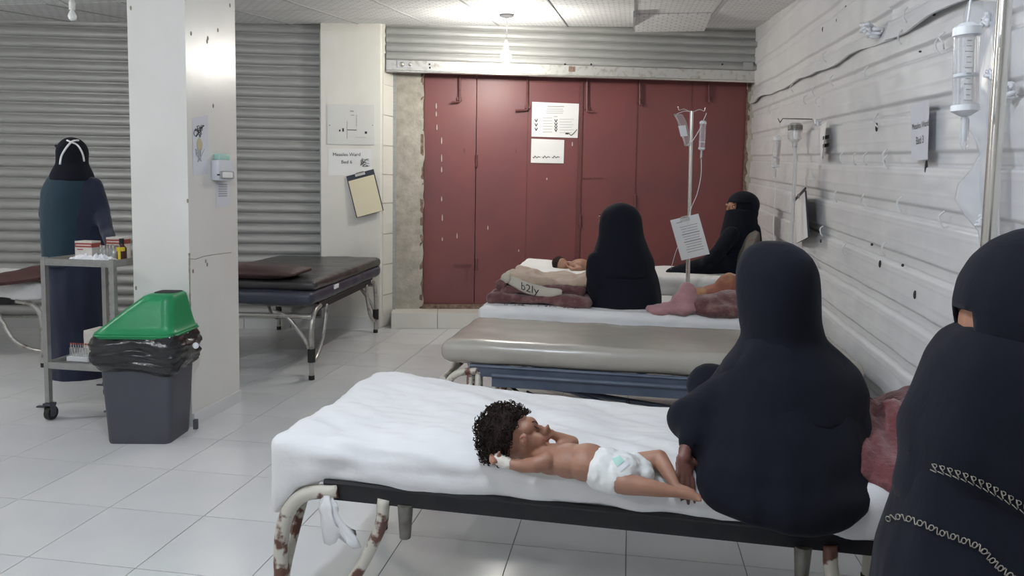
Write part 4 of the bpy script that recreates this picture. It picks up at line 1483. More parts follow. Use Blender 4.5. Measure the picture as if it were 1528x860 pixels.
# bandage on the wrist
add('gauze_bandage', blob(MB().caps([(cp(250, 434, 1.81), .0150), (cp(210, 418, 1.815), .0165), (cp(182, 402, 1.82), .0150)]), .004, 3, lambda v, n: .0012 * nz(v, 90)), M_GAUZE, croot, True, label='white gauze bandage round the wrist')
# hair: a cap and loose curls standing off it
mb = MB()
mb.ball(hc - hf * .016 + hu * .010, (.072, .0615, .068), (hf, hs, hu))
mb.ball(hc - hf * .030 - hu * .018, (.055, .055, .052), (hf, hs, hu))
cap_v = blob(mb, .006, 2, lambda v, n: .003 * nz(v, 60) + .0025 * nz(v, 110))
line0 = hc + hf * .020
hcut = cut(cap_v, lambda v: (v - hc).dot(hf) < .016 + .030 * max(0, (v - hc).dot(hu) / .07) - .030 * max(0, -(v - hc).dot(hu) / .05))
hair = add('hair', hcut, M_HAIR, croot, True)
solidify(hair, .004)
rr = random.Random(12)
cu = MB()
for k in range(620):
    p = Vector(hcut[0][rr.randrange(len(hcut[0]))])
    dv = (p - (hc - hf * .014 + hu * .004)).normalized()
    if p.z < hc.z - .055:
        continue
    a = dv.orthogonal().normalized()
    b = dv.cross(a)
    a0 = rr.uniform(0, 6.28)
    R_ = rr.uniform(.0032, .0062)
    pts = [p + dv * (.002 + .0016 * q + R_ * .6) + (a * math.cos(a0 + q * .9) + b * math.sin(a0 + q * .9)) * R_ + dv * R_ * .6 * math.sin(a0 + q) for q in range(8)]
    cu.tube(pts, .0012, 4)
add('curls', cu, M_HAIR, hair, True, kind='stuff')
# closed eye, brow, lips, ear fold
q = [on_surface(CB, 700 + a / 4.244, 590 + b / 4.244, .0006) for a, b in ((412, 196), (420, 204), (430, 208), (440, 207))]
q = [p for p in q if p is not None]
if len(q) > 2:
    add('eyelashes', MB().tube(spline(q, 3), .0011, 5), M_HAIR, body, True)
q = [on_surface(CB, 700 + a / 4.244, 590 + b / 4.244, .0006) for a, b in ((398, 172), (410, 168), (424, 172), (432, 180))]
q = [p for p in q if p is not None]
if len(q) > 2:
    add('eyebrow', MB().tube(spline(q, 3), .0014, 5), M_HAIR, body, True)
q = [on_surface(CB, 700 + a / 4.244, 590 + b / 4.244, .0006) for a, b in ((466, 280), (472, 283), (480, 284))]
q = [p for p in q if p is not None]
if len(q) > 2:
    add('lips', MB().tube(spline(q, 3), .0026, 5), M_LIP, body, True)
q = [on_surface(CB, 700 + a / 4.244, 590 + b / 4.244, .0002) for a, b in ((330, 276), (340, 262), (356, 268), (360, 286), (350, 304), (342, 292))]
q = [p for p in q if p is not None]
if len(q) > 3:
    add('ear_fold', MB().tube(spline(q, 3), .0016, 5), M_LIP, body, True)

# ---- child asleep on the far bed
c2 = empty('person', atY(845, 405, 5.72), 'small sleeping child with short dark hair on the bed before the red doors', 'person', 'children lying on beds')
mb = MB()
g = lambda u, v, y: atY(u, v, y)
h2 = g(837, 397, 5.72) + UP * .012
mb.ball(h2, (.052, .062, .052))
mb.ball(h2 + Vector((.030, -.03, -.004)), (.034, .036, .036))
mb.caps([(h2 + Vector((.010, -.058, .004)), .008), (h2 + Vector((.022, -.066, 0)), .010)])
mb.caps([(h2 + Vector((.04, 0, -.01)), .034), (g(852, 398, 5.72), .036)])
mb.ball(g(866, 397, 5.70), (.085, .075, .055))
mb.ball(g(885, 398, 5.70), (.09, .075, .055))
mb.ball(g(905, 401, 5.69), (.08, .072, .05))
mb.caps([(g(914, 402, 5.64), .04), (g(938, 403, 5.60), .034), (g(955, 406, 5.58), .024), (g(966, 405, 5.56), .018)])
mb.caps([(g(914, 402, 5.74), .04), (g(938, 401, 5.72), .034), (g(955, 404, 5.70), .024), (g(966, 402, 5.69), .018)])
mb.caps([(g(858, 397, 5.63), .026), (g(866, 402, 5.59), .022), (g(855, 403, 5.57), .017), (g(850, 399, 5.60), .014)])
hand(mb, g(850, 399, 5.60), (-.6, .3, .5), (.3, .9, 0), (-.3, -.6, .6), .42)
add('body', blob(mb, .007, 3), M_SKIN, c2, True)
mb = MB()
mb.ball(h2 + Vector((-.020, .012, .006)), (.052, .064, .052))
mb.ball(h2 + Vector((-.012, .02, .012)), (.050, .060, .050))
add('hair', blob(mb, .007, 2, lambda v, n: .003 * nz(v, 60)), M_HAIR, c2, True)

# ================================================================== LAMPS
def bulb(name, c, top_z, strength, label, lit=True, r=.033, colr=(1.0, .96, .88), shadow_disc=True, group='bare bulbs'):
    c = Vector(c)
    root = empty(name, (c.x, c.y, c.z - r), label, 'lamp', group)
    m = mat('lit_bulb_%d' % int(strength), colr, .4, emit=strength) if lit else M_GLASS
    prof = [(.002, -1.0), (.5, -.88), (.85, -.55), (1.0, 0), (.93, .45), (.70, .95), (.48, 1.4), (.42, 1.6)]
    mb = MB().quadgrid([[c + Vector((a * r * math.cos(q), a * r * math.sin(q), b * r)) for q in [2 * math.pi * k / 20 for k in range(20)]] for a, b in prof], True, True, True)
    add('glass', mb, m, root, True)
    s_ = MB().tube([c + UP * r * 1.55, c + UP * (r * 1.55 + .045)], [.018, .020], 14).tube([c + UP * (r * 1.55 + .045), c + UP * (r * 1.55 + .075)], [.020, .009], 14)
    add('socket', s_, M_BAKEL, root, 40)
    add('cord', MB().tube([c + UP * (r * 1.55 + .07), c + UP * (r * 1.55 + .16) + XX * .004, Vector((c.x, c.y, top_z - .015))], .0045, 6), M_WIRE, root, True)
    if shadow_disc:
        add('hook_shadow_disc', MB().tube([Vector((c.x, c.y, top_z - .0)), Vector((c.x, c.y, top_z - .018)), Vector((c.x, c.y, top_z - .03))], [.062, .055, .014], 18), M_HOOKSHADE, root, 40, label='dark round ceiling rose')  # dark disc stands in for the shadow on the ceiling round the hook
    return root


pb = atY(755, 86, 6.05)
tb_ = pb.dot(E2)
bulb('hanging_bulb', pb, cz(tb_), BULB_BACK, 'lit bare bulb hanging on a cord before the red doors', True, .042)
p_d = atY(108, 25, 4.75)
t_ = p_d.dot(E2)
rd = bulb('hanging_bulb', p_d, cz(t_), 0, 'unlit white bulb in a white holder below the ceiling', False, .026, shadow_disc=False)
add('conduit', MB().tube([atY(66, -4, 4.75) + UP * .03, atY(104, 10, 4.75)], .009, 8), M_STEEL, rd, 40)
# unseen lamps of the ward; the rear one is added to brighten the room
bulb('hanging_bulb', W(-4.7, 2.7, 2.30), cz(2.7), BULB_SIDE, 'lit bare bulb hanging near the left wall', True, .042, (.98, .97, .95))
bulb('hanging_bulb', W(-.80, 1.35, 2.36), cz(1.4), BULB_FRONT, 'lit bare bulb hanging above the front bed', True, .042, (.82, .89, 1.0))
bulb('hanging_bulb', W(-2.9, -.9, 2.34), cz(-1), FILL_REAR, 'added fill bulb hanging near the rear wall', True, .042, (.95, .96, 1.0))

# ================================================================== WASTE BIN
bo = atZ(252, 663)
rb = math.radians(2.0)
bX = Vector((math.cos(rb), math.sin(rb), 0))
bY = Vector((-math.sin(rb), math.cos(rb), 0)) * 1.0
bY = (bY + bX * .06).normalized()
cbin = bo - bX * .148 + bY * .112
binr = empty('waste_bin', cbin, 'slate grey waste bin with green swing lid and black bag', 'bin')


def rrect(c, w_, d_, r, z, n=5, sx=0, sy=0, amp=0, seed=0):
    pts = []
    for cx, cy, a0 in ((w_ / 2 - r, d_ / 2 - r, 0), (-w_ / 2 + r, d_ / 2 - r, 90), (-w_ / 2 + r, -d_ / 2 + r, 180), (w_ / 2 - r, -d_ / 2 + r, 270)):
        for k in range(n + 1):
            a = math.radians(a0 + 90 * k / n)
            pts.append((cx + r * math.cos(a), cy + r * math.sin(a)))
    # subdivide straight runs
    full = []
    for i, p in enumerate(pts):
        q = pts[(i + 1) % len(pts)]
        full.append(p)
        if i % (n + 1) == n:
            for e in range(1, 8):
                full.append((p[0] + (q[0] - p[0]) * e / 8, p[1] + (q[1] - p[1]) * e / 8))
    return [Vector(c) + bX * (x + sx) + bY * (y + sy) + UP * z for x, y in full]


cb0 = Vector((cbin.x, cbin.y, 0))
mb = MB().quadgrid([rrect(cb0, .30, .225, .028, 0), rrect(cb0, .308, .232, .03, .012), rrect(cb0, .352, .262, .032, .40), rrect(cb0, .372, .275, .034, .52), rrect(cb0, .35, .255, .03, .525)], True, True, True)
add('tub', mb, M_SLATE, binr, 50)
rws = []
for j in range(26):
    f = j / 25
    z = .555 - .195 * f
    bulge = .03 + .028 * math.sin(f * math.pi) - (.028 if f > .9 else 0) * ((f - .9) / .1)
    r_ = rrect(cb0, .372 + bulge, .275 + bulge, .045, z)
    n_ = len(r_)
    out = []
    for i, p in enumerate(r_):
        dv = Vector((p.x - cb0.x, p.y - cb0.y, 0)).normalized()
        a = i / n_
        d = .022 * nz((a * 9, z * 16, 1), 1.3) + .010 * nz((a * 40, z * 50, 1), 1.0) + .018 * (noise.ridged_multi_fractal(Vector((p.x * 9, p.y * 9, z * 20)), .9, 2.1, 3, 1, 2) * .5 - .7)
        out.append(p + dv * d + UP * (.035 * nz((a * 7, 3, 0), 1.0) * f + .012 * nz((a * 21, 1, 0), 1.0) * f))
    rws.append(out)
add('bin_bag', MB().quadgrid(rws, True), M_BAG, binr, True, label='black plastic bag folded over the rim')
lid = MB()
secs = [rrect(cb0, .385, .310, .05, .535), rrect(cb0, .395, .318, .052, .545), rrect(cb0, .395, .318, .052, .562), rrect(cb0, .38, .30, .05, .568), rrect(cb0, .33, .285, .05, .60, sx=.0175), rrect(cb0, .245, .25, .05, .665, sx=.052), rrect(cb0, .185, .22, .05, .710, sx=.078), rrect(cb0, .15, .20, .045, .735, sx=.092), rrect(cb0, .12, .17, .04, .745, sx=.098)]
# the left side rises in a long slope, the right side stands steep
lid.quadgrid(secs, True, True, True)
lo_ = add('lid', lid, M_GREEN, binr, 50, label='green plastic hood lid')
add('opening', MB().quadgrid([rrect(cb0, .11, .10, .02, .742, sx=.098, sy=.02), rrect(cb0, .11, .10, .02, .7475, sx=.098, sy=.02)], True, True, True), M_SLOT, lo_)
add('lid_rib', MB().tube(rrect(cb0, .398, .321, .052, .549) + [rrect(cb0, .398, .321, .052, .549)[0]], .005, 6), M_GREEN, lo_, True)
add('silver_sticker', MB().ball(atY(292, 516, cb0.y - .10), (.016, .008, .016), None, 8, 6), M_FOIL, binr)
add('side_handle', MB().box(atZ(287, 636, .05) + E2 * .03, (.02, .02, .05)), M_SLATE, binr)

# ================================================================== TROLLEY
tc0 = atZ(74, 627)
tr = empty('instrument_trolley', tc0, 'stainless steel two-tier trolley on castors beside the column', 'trolley')
TW, TD = .405, .46


def TT(x, y, z):
    return Vector((tc0.x, tc0.y, 0)) + E1 * x + E2 * y + UP * z


for x, y in ((0, 0), (TW, 0), (0, TD), (TW, TD)):
    add('post', MB().box(TT(x, y, .495), (.026, .026, .79), (E1, E2, UP)), M_STEEL, tr)
    cst = empty('castor', TT(x, y, 0))
    cst.parent = tr
    cst.location = TT(x, y, 0) - tc0
    d_ = .018
    wh = MB().tube([TT(x - .014, y + .012, .037), TT(x + .014, y + .012, .037)], .037, 20)
    add('wheel', wh, M_RUBBER, cst, 40)
    add('hub', MB().tube([TT(x - .016, y + .012, .037), TT(x + .016, y + .012, .037)], .017, 14), M_STEEL, cst, 40)
    fk = MB().box(TT(x - .020, y + .006, .055), (.004, .035, .06), (E1, E2, UP)).box(TT(x + .020, y + .006, .055), (.004, .035, .06), (E1, E2, UP)).box(TT(x, y + .004, .088), (.046, .045, .012), (E1, E2, UP)).box(TT(x - .035, y - .012, .075), (.05, .02, .008), (E1, E2, (UP + E1 * .3).normalized()))
    add('fork', fk, M_SLATE, cst)
for z in (.865, .305):
    add('tray', MB().box(TT(TW / 2, TD / 2, z - .005), (TW - .01, TD - .01, .006), (E1, E2, UP)), M_STEEL, tr)
    for cx, cy, w_, d_ in ((TW / 2, 0, TW, .022), (TW / 2, TD, TW, .022), (0, TD / 2, .022, TD), (TW, TD / 2, .022, TD)):
        add('tray_rim', MB().box(TT(cx, cy, z), (w_, d_, .036), (E1, E2, UP)), M_STEEL, tr)
ZT = .863
# cartons, vials and bottle on the top tray


def carton(org, w_, d_, h_, label, band, group, cat='box'):
    root = empty('carton', org, label, cat, group)
    X_, Y_ = E1, E2
    add('box', MB().box(org + UP * h_ / 2, (w_, d_, h_), (X_, Y_, UP)), M_CARTON, root)
    add('print_band', MB().box(org + UP * h_ * .80, (w_ + .001, d_ + .001, h_ * .22), (X_, Y_, UP)), band, root)
    add('print_line', MB().box(org + UP * h_ * .80 - Y_ * (d_ / 2), (w_ * .9, .0016, h_ * .05), (X_, Y_, UP)), M_CARTON, root)
    add('print_line', MB().box(org + UP * h_ * .58 - Y_ * (d_ / 2) - X_ * w_ * .2, (w_ * .35, .0016, h_ * .05), (X_, Y_, UP)), band, root)
    return root


carton(TT(.150, .14, ZT), .102, .07, .108, 'red and white carton standing on the trolley beside the vials', M_REDBOX, 'cartons on the trolley')
carton(TT(.215, .30, ZT), .10, .07, .12, 'red and white carton standing behind the glass vials', M_REDBOX, 'cartons on the trolley')
vial_l = 'clear glass vial in the row between carton and brown bottle'
for k, (x, y) in enumerate(((.238, .13), (.266, .115), (.294, .128), (.322, .118), (.252, .16), (.280, .165), (.308, .16))):
    v_ = empty('vial', TT(x, y, ZT), vial_l, 'vial', 'glass vials on the trolley')
    c = TT(x, y, ZT)
    add('glass', MB().tube([c, c + UP * .062, c + UP * .070, c + UP * .076], [.0125, .0125, .007, .007], 12), M_CLEAR, v_, 40)
    add('cap', MB().tube([c + UP * .074, c + UP * .088], .009, 12), M_CHROME, v_, 40)
bb = TT(.362, .13, ZT)
br_ = empty('medicine_bottle', bb, 'brown medicine bottle with yellow label at the trolley corner', 'bottle')
add('glass', MB().tube([bb, bb + UP * .076, bb + UP * .090, bb + UP * .10], [.025, .025, .013, .012], 18), M_AMBER, br_, 40)
add('cap', MB().tube([bb + UP * .098, bb + UP * .126], .0125, 14), M_SLOT, br_, 40)
lb = MB()
for (a0, a1, z0, z1) in ((-150, -25, .060, .082), (-110, -75, .0, .062)):
    lb.quadgrid([[bb + XX * (.0262 * math.cos(math.radians(a0 + (a1 - a0) * k / 8))) + YY * (.0262 * math.sin(math.radians(a0 + (a1 - a0) * k / 8))) + UP * z for k in range(9)] for z in (z0, z1)])
add('label_band', lb, M_YEL, br_, True, label='yellow paper label')
# crumpled plastic film
mb = MB()
n1, n2 = 26, 12
rws = []
for j in range(n2 + 1):
    r = []
    for i in range(n1 + 1):
        x, y = .07 + .31 * i / n1, .03 + .10 * j / n2
        q = TT(x, y, ZT)
        e = min(1, 4 * min(i / n1, 1 - i / n1)) * min(1, 4 * min(j / n2, 1 - j / n2))
        r.append(q + UP * (.002 + e * (.022 + .034 * abs(nz((x, y, 0), 42)) + .020 * nz((x, y, 3), 90))))
    rws.append(r)
mb.quadgrid(rws)
mb.quadgrid([[Vector((p.x, p.y, ZT)) for p in r] for r in rws], flip=True)
add('plastic_film', mb, M_FOIL, None, False, 'crumpled clear plastic film along the front of the upper trolley tray', 'plastic film')
# lower shelf
carton(TT(.115, .27, .306), .12, .13, .15, 'plain white carton on the lower shelf of the trolley', M_CARTON, 'cartons on the trolley')
amp = empty('ampoule_tray', TT(.10, .13, .306), 'open tray of small ampoules on the lower trolley shelf', 'tray')
add('tray', MB().box(TT(.10, .13, .318), (.13, .07, .024), (E1, E2, UP)), M_FLUID, amp)
for k in range(8):
    c = TT(.047 + .0152 * k, .115, .33)
    add('ampoule', MB().tube([c, c + UP * .045, c + UP * .052, c + UP * .068], [.0075, .0075, .003, .004], 10), M_CLEAR, amp, 40)
    add('stopper', MB().tube([c + UP * .066, c + UP * .074], .0048, 8), M_REDBOX, amp, 40)

# ================================================================== IV STANDS
def stand(name, base, top, r, label, legs=4, hook_dir=XX, hook=.09, bend=None):
    base, top = Vector(base), Vector(top)
    root = empty(name, base, label, 'iv stand', 'drip stands')
    mid = base.lerp(top, .5)
    add('lower_tube', MB().tube([base + UP * .05, mid], r * 1.15, 14), M_CHROME, root, 40)
    add('collar', MB().tube([mid - UP * .02, mid + UP * .035], r * 1.6, 14), M_CHROME, root, 40)
    add('upper_tube', MB().tube([mid, top], r, 14), M_CHROME, root, 40)
    for k in range(legs):
        a = 2 * math.pi * k / legs + .5
        d = Vector((math.cos(a), math.sin(a), 0))
        add('foot', MB().tube([base + UP * .07, base + d * .12 + UP * .05, base + d * .20 + UP * .012], r * .9, 10), M_STEEL, root, True)
    for sg in (-1, 1):
        h = [top - UP * .01, top + hook_dir * sg * hook * .6 + UP * .012, top + hook_dir * sg * hook + UP * .004, top + hook_dir * sg * (hook + .008) + UP * .028]
        add('hook', MB().tube(spline(h, 5), .0028, 6), M_CHROME, root, True)
    return root


pt = atY(1499.5, 2, 1.50)
pbm = atY(1475, 360, 1.50)
dirp = (pt - pbm).normalized()
base1 = pbm - dirp * (pbm.z / dirp.z)
top1 = pt + dirp * .30
stand('iv_stand', base1, top1, .0135, 'chrome drip stand behind the woman with embroidered abaya', hook_dir=Vector((.95, .3, 0)), hook=.085)
pt2, pb2 = atY(1032, 166, 5.02), atY(1025, 470, 5.02)
dirp = (pt2 - pb2).normalized()
base2 = pb2 - dirp * (pb2.z / dirp.z)
stand('iv_stand', base2, pt2, .0125, 'slim drip stand carrying the tilted chart between two beds', hook_dir=Vector((1, .1, 0)), hook=.085)


def burette(name, pts_top, pts_bot, r, label, y, fluid=.45, tube_to=None, hang=None, chamber=True, group='drip burettes'):
    a, b = Vector(pts_top), Vector(pts_bot)
    d = (a - b).normalized()
    L_ = (a - b).length
    root = empty(name, b, label, 'burette', group)
    add('barrel', MB().tube([b, b + d * L_ * .5, a], r, 20), M_TRAN, root, 40)
    add('top_cap', MB().tube([a - d * .004, a + d * r * .5, a + d * r * .9], [r * 1.12, r * 1.08, r * .5], 20), M_FLUID, root, 40)
    add('bottom_cap', MB().tube([b + d * r * .35, b - d * r * .15, b - d * r * .6], [r * 1.12, r * 1.12, r * .4], 20), M_FLUID, root, 40)
    add('float', MB().tube([b + d * L_ * fluid, b + d * (L_ * fluid + r * .25)], r * .96, 20), M_FLUID, root, 40)
    sd = Vector((1, 0, 0))
    for k in range(12):
        f = .1 + .78 * k / 11
        c = b + d * L_ * f + Vector((-.35, -.94, 0)) * r * 1.01
        add('graduation', MB().box(c, (r * (.7 if k % 3 == 0 else .4), .0008, .0012)), M_INKG, root)
    if chamber:
        c0 = b - d * r * .6
        add('drip_chamber', MB().tube([c0, c0 - d * r * .3, c0 - d * r * 2.4, c0 - d * r * 2.9], [r * .22, r * .36, r * .36, r * .12], 12), M_TRAN, root, 40)
        add('needle', MB().tube([c0 + d * r, c0 - d * r * 2.2], r * .14, 8), M_FLUID, root, 40)
    if tube_to:
        add('tubing', MB().tube(spline(tube_to, 6), .0022, 6), M_FLUID, root, True)
    if hang:
        add('hanger_tube', MB().tube(spline(hang, 6), .0022, 6), M_FLUID, root, True)
    return root


bt, bbm = atY(1443, 50, 1.47), atY(1440, 163, 1.47)
hookp = top1 - Vector((.95, .3, 0)) * .085
burette('iv_burette', bt, bbm, .0225, 'large graduated clear drip burette hanging beside the bed number paper', 1.47, .43, None,
        [bt + UP * .018, bt + UP * .10 + XX * .004, hookp.lerp(bt, .3), hookp + UP * .004])
bt2, bb2 = atY(1049, 184, 5.0), atY(1047, 222, 5.0)
burette('iv_burette', bt2, bb2, .020, 'small drip burette hanging on the slim stand before the red doors', 5.0, .25,
        [bb2 - UP * .07, atY(1046, 262, 5.0), atY(1040, 290, 5.0), atY(1031, 312, 4.98), atY(1024, 345, 4.97), atY(1010, 372, 5.05), atY(1001, 402, 5.15)],
        [bt2 + UP * .015, atY(1053, 172, 5.0), atY(1054, 169, 5.01)])
bg = empty('iv_bag', atY(1020, 219, 5.0), 'nearly empty creased drip bag dangling from the slim stand', 'drip bag')
rws = []
for j in range(15):
    f = j / 14
    u = 1009 + (1022 - 1009) * f + 3 * math.sin(f * 3)
    v = 171 + 46 * f
    c = atY(u + 3, v, 5.0)
    hw = .030 * (1 - .30 * f ** 3)
    rws.append([c + XX * hw * math.cos(a) + YY * (.010 * (1 + .5 * math.sin(f * 3)) * math.sin(a)) + UP * .006 * math.sin(f * 9 + a * 2) for a in [2 * math.pi * k / 16 for k in range(16)]])
add('pouch', MB().quadgrid(rws, True, True, True), M_TRAN, bg, True)
add('printed_label', MB().slab([atY(1012, 188, 4.985), atY(1023, 187, 4.985), atY(1026, 203, 4.985), atY(1016, 204, 4.985)], .001), M_FLUID, bg)
add('outlet_tube', MB().tube(spline([atY(1024, 217, 5.0), atY(1031, 213, 5.0), atY(1040, 200, 5.0), atY(1049, 184, 5.0)], 5), .003, 6), M_FLUID, bg, True)
add('hanging_string', MB().tube([atY(1010, 170, 5.0), atY(1020, 166, 5.0), atY(1031, 166, 5.02)], .0018, 5), M_FLUID, bg)

# chart tied to the slim stand
def clip_chart(name, corners, label, paper, board, th=.004, lines=None, cat='clipboard', clipw=.06, inset=.04, hole=True):
    """corners: top-left, top-right, bottom-right, bottom-left in the world, seen from the front"""
    a, b, c, d = [Vector(p) for p in corners]
    n = (b - a).cross(d - a).normalized()
    if n.dot(CAM - a) < 0:
        n = -n
    ax, ay = (b - a).normalized(), (a - d).normalized()
    wd, ht = (b - a).length, (a - d).length
    root = empty(name, (a + b + c + d) / 4, label, cat)
    mb = MB()
    ctr = (a + b + c + d) / 4
    mb.box(ctr, (wd, ht, th), (ax, ay, n))
    add('board', mb, board, root)
    add('sheet', MB().box(ctr + n * (th / 2 + .0012) - ay * ht * inset, (wd * .93, ht * (1 - inset * 2.2), .0014), (ax, ay, n)), paper, root)
    tp = (a + b) / 2
    add('clip', MB().box(tp - ay * .012 + n * (th / 2 + .006), (clipw, .022, .008), (ax, ay, n)).tube([tp + ay * .006 + n * .01 - ax * clipw * .4, tp + ay * .006 + n * .01 + ax * clipw * .4], .005, 8), M_CHROME, root, 40)
    if lines:
        for (fx, fy, fw, fh) in lines:
            add('print_line', MB().box(ctr + ax * (fx - .5) * wd + ay * (.5 - fy) * ht + n * (th / 2 + .0024), (fw * wd, fh * ht, .0006), (ax, ay, n)), M_INKG if fh < .03 else M_INK, root)
    return root, ctr, ax, ay, n


lines = [(.28, .10, .2, .02)] + [(.56, .22 + .062 * k, .62 - .04 * (k % 3), .024 if k in (3, 6) else .014) for k in range(11)]
clip_chart('clip_chart', [atY(1000, 330, 4.98), atY(1042, 320, 4.97), atY(1059, 376, 4.97), atY(1017, 390, 4.98)], 'white printed chart clipped at a tilt to the slim drip stand', M_PAPER, M_FLUID, .005, lines)

# ================================================================== ON THE PILLAR
ax_ = BN * -1
ppl = lambda u, v, o=.0: onback(u, v, o)
eb = empty('electrical_box', ppl(525, 215, 0), 'flush white electrical panel cover on the cream pillar', 'electrical box')
c0, c1 = ppl(489, 215, 0), ppl(559, 157, 0)
cc = (c0 + c1) / 2
add('cover', MB().box(cc + BN * .004, (abs(back_u(c1) - back_u(c0)), .008, c1.z - c0.z), (B1, BN, UP)), M_BAKEL, eb)
for u, v, w_, h_ in ((518, 194, .004, .15), (525, 194, .085, .006), (525, 166, .03, .012), (512, 194, .014, .03), (507, 195, .012, .018), (546, 198, .02, .02), (538, 205, .10, .002), (532, 180, .004, .10), (526, 172, .03, .006)):
    add('switch', MB().box(ppl(u, v, .008), (w_, .004, h_), (B1, BN, UP)), M_INK if w_ < .09 and h_ < .04 and v > 185 else M_INKG, eb)
for u, v in ((492, 187), (556, 187)):
    add('screw', MB().ball(ppl(u, v, .008), .006, None, 8, 5), M_INKG, eb, True)


def sign(name, quad, n, label, m, texts, cat='paper sign', th=.0012, group=None, curl=.0):
    a, b, c, d = [Vector(p) for p in quad]          # tl, tr, br, bl
    n = Vector(n).normalized()
    root = empty(name, (a + b + c + d) / 4, label, cat, group)
    ax, ay = (b - a).normalized(), (a - d).normalized()
    rows_ = []
    for j in range(9):
        r = []
        for i in range(9):
            p = a.lerp(b, i / 8).lerp(d.lerp(c, i / 8), j / 8)
            r.append(p + n * (.002 + curl * (i / 8) ** 2 * (.4 + .6 * j / 8)))
        rows_.append(r)
    sh_ = MB().quadgrid(rows_)
    sh_.quadgrid([[p - n * th for p in r] for r in rows_], flip=True)
    add('sheet', sh_, m, root, True)
    for t in texts:
        body, size, fx, fy = t[:4]
        p = a.lerp(b, fx).lerp(d.lerp(c, fx), fy) + n * (.0035 + curl * .12 + curl * fx ** 2 * (.4 + .6 * fy))
        ax2 = (b - a + n * curl * (.4 + .6 * fy) * 2 * fx).normalized()
        add('lettering', text_mesh(body, size, p, ax2, ay), M_INK, root)
    return root


q6 = [ppl(490, 222), ppl(555, 222), ppl(555, 262), ppl(490, 262)]
sg6 = sign('paper_sign', q6, BN, 'paper sign reading Measles Ward Bed 6 on the cream pillar', M_PAPER, [('Measles Ward', .042, .42, .22), ('Bed 6', .042, .42, .50)])
sc_ = MB()
rr = random.Random(5)
for k in range(5):
    pts = [ppl(545 + rr.uniform(-7, 7), 243 + rr.uniform(-7, 6), .004) for _ in range(5)]
    sc_.tube(spline(pts, 4), .0016, 4)
add('scribble', sc_, M_INK, sg6, label='scribbled ink mark')
pts = [ppl(x, y, .045) for x, y in ((516, 264), (557, 253), (572, 312), (532, 326))]
pts = [p - BN * (.035 if i < 2 else .0) for i, p in enumerate(pts)]
clip_chart('clipboard', pts, 'navy clipboard with blank manila paper hanging crooked on the pillar', M_YELP, M_BOARD, .006, None, clipw=.09, inset=.06)

# notices on the red doors
n1_ = sign('paper_notice', [onback(794, 152, D_OFF + .006), onback(864, 155, D_OFF + .006), onback(862, 206, D_OFF + .006), onback(793, 204, D_OFF + .006)], BN, 'larger printed notice with rows of arrows on the red door', M_PAPER, [])
dn = lambda u, v: onback(u, v, D_OFF + .0105)
for (x0, x1, y, th) in [(817, 842, 159, .006), (816, 840, 163, .004), (815, 841, 166, .004), (815, 840, 169, .004), (826, 832, 174, .005)] + [(810, 824, 176 + 4.2 * k, .0035) for k in range(6)] + [(835, 856 - (k % 2) * 3, 178 + 4 * k, .003) for k in range(6)]:
    a, b = dn(x0, y), dn(x1, y)
    add('print_line', MB().box((a + b) / 2, ((b - a).length, .0012, th), ((b - a).normalized(), BN, UP)), M_INKG, n1_)
for x, ys in ((800, (180, 186.5, 193)), (829.5, (180.5, 185.5, 190, 194.5))):
    for y in ys:
        ch = MB().tube([dn(x - 2, y - 2.3), dn(x, y + 2)], .004, 5).tube([dn(x + 2, y - 2.3), dn(x, y + 2)], .004, 5)
        add('arrow_mark', ch, M_INK, n1_)
add('stamp', MB().tube(spline([dn(844, 200), dn(849, 199), dn(852, 202), dn(857, 198), dn(861, 193)], 4), .003, 5).box(dn(846, 199.5), (.03, .001, .014), (B1, BN, UP)), M_INK, n1_)
n2_ = sign('paper_notice', [onback(793, 207, D_OFF + .006), onback(842, 209, D_OFF + .006), onback(841, 244, D_OFF + .006), onback(792, 243, D_OFF + .006)], BN, 'smaller notice with one handwritten line on the red door', M_PAPER, [])
wv = [dn(795 + k * 1.6, 234.5 + 1.1 * math.sin(k * 2.1) * (1 + .8 * math.sin(k * .7))) for k in range(26)]
for a in (0, 9, 18):
    add('handwriting', MB().tube(spline(wv[a:a + 8], 3), .0030, 5), M_INK, n2_)

# ================================================================== ON THE COLUMN
cq = lambda u, v, o=.0: oncol(u, v, o)
s1 = sign('paper_sheet', [cq(287, 176), cq(310, 172), cq(310, 259), cq(288, 262)], E1, 'tall hand drawn paper taped to the column', M_BLUEP, [], cat='paper')
rr = random.Random(9)
for k in range(6):
    pts = [cq(290 + rr.uniform(0, 16), 186 + rr.uniform(0, 20), .004) for _ in range(4)]
    add('handwriting', MB().tube(spline(pts, 4), .0014, 4), M_INK, s1)
for k in range(4):
    pts = [cq(292 + rr.uniform(0, 13), 220 + rr.uniform(0, 22), .004) for _ in range(4)]
    add('handwriting', MB().tube(spline(pts, 4), .0013, 4), M_INKG, s1)
add('drawing', MB().ball(cq(298, 216, .003), (.001, .028, .035), (E1, E2, UP), 14, 8), M_INKT, s1, True)
ds = empty('wall_dispenser', cq(327, 268), 'small plastic dispenser with mint top fixed to the column', 'dispenser')
dbox = lambda u0, u1, v0, v1, d: (lambda p, q: ((p + q) / 2 + E1 * d / 2, (d, abs((q - p).dot(E2)), abs(p.z - q.z))))(cq(u0, v0), cq(u1, v1))
for nm, (u0, u1, v0, v1, d), m in (('body', (314, 338, 238, 270, .05), M_BLUEP), ('label_frame', (316, 337, 254, 268, .056), M_INKG), ('label_card', (318, 334, 256, 266, .059), M_PAPER), ('top', (318, 334, 229, 240, .04), M_MINT)):
    c, sz = dbox(u0, u1, v0, v1, d)

    def fn(p, n, c=c):
        return c + E1 * p.x + E2 * p.y + UP * p.z
    add(nm, MB().rbox(sz, min(sz) * .22, (5, 5, 5), fn), m, ds, 40)
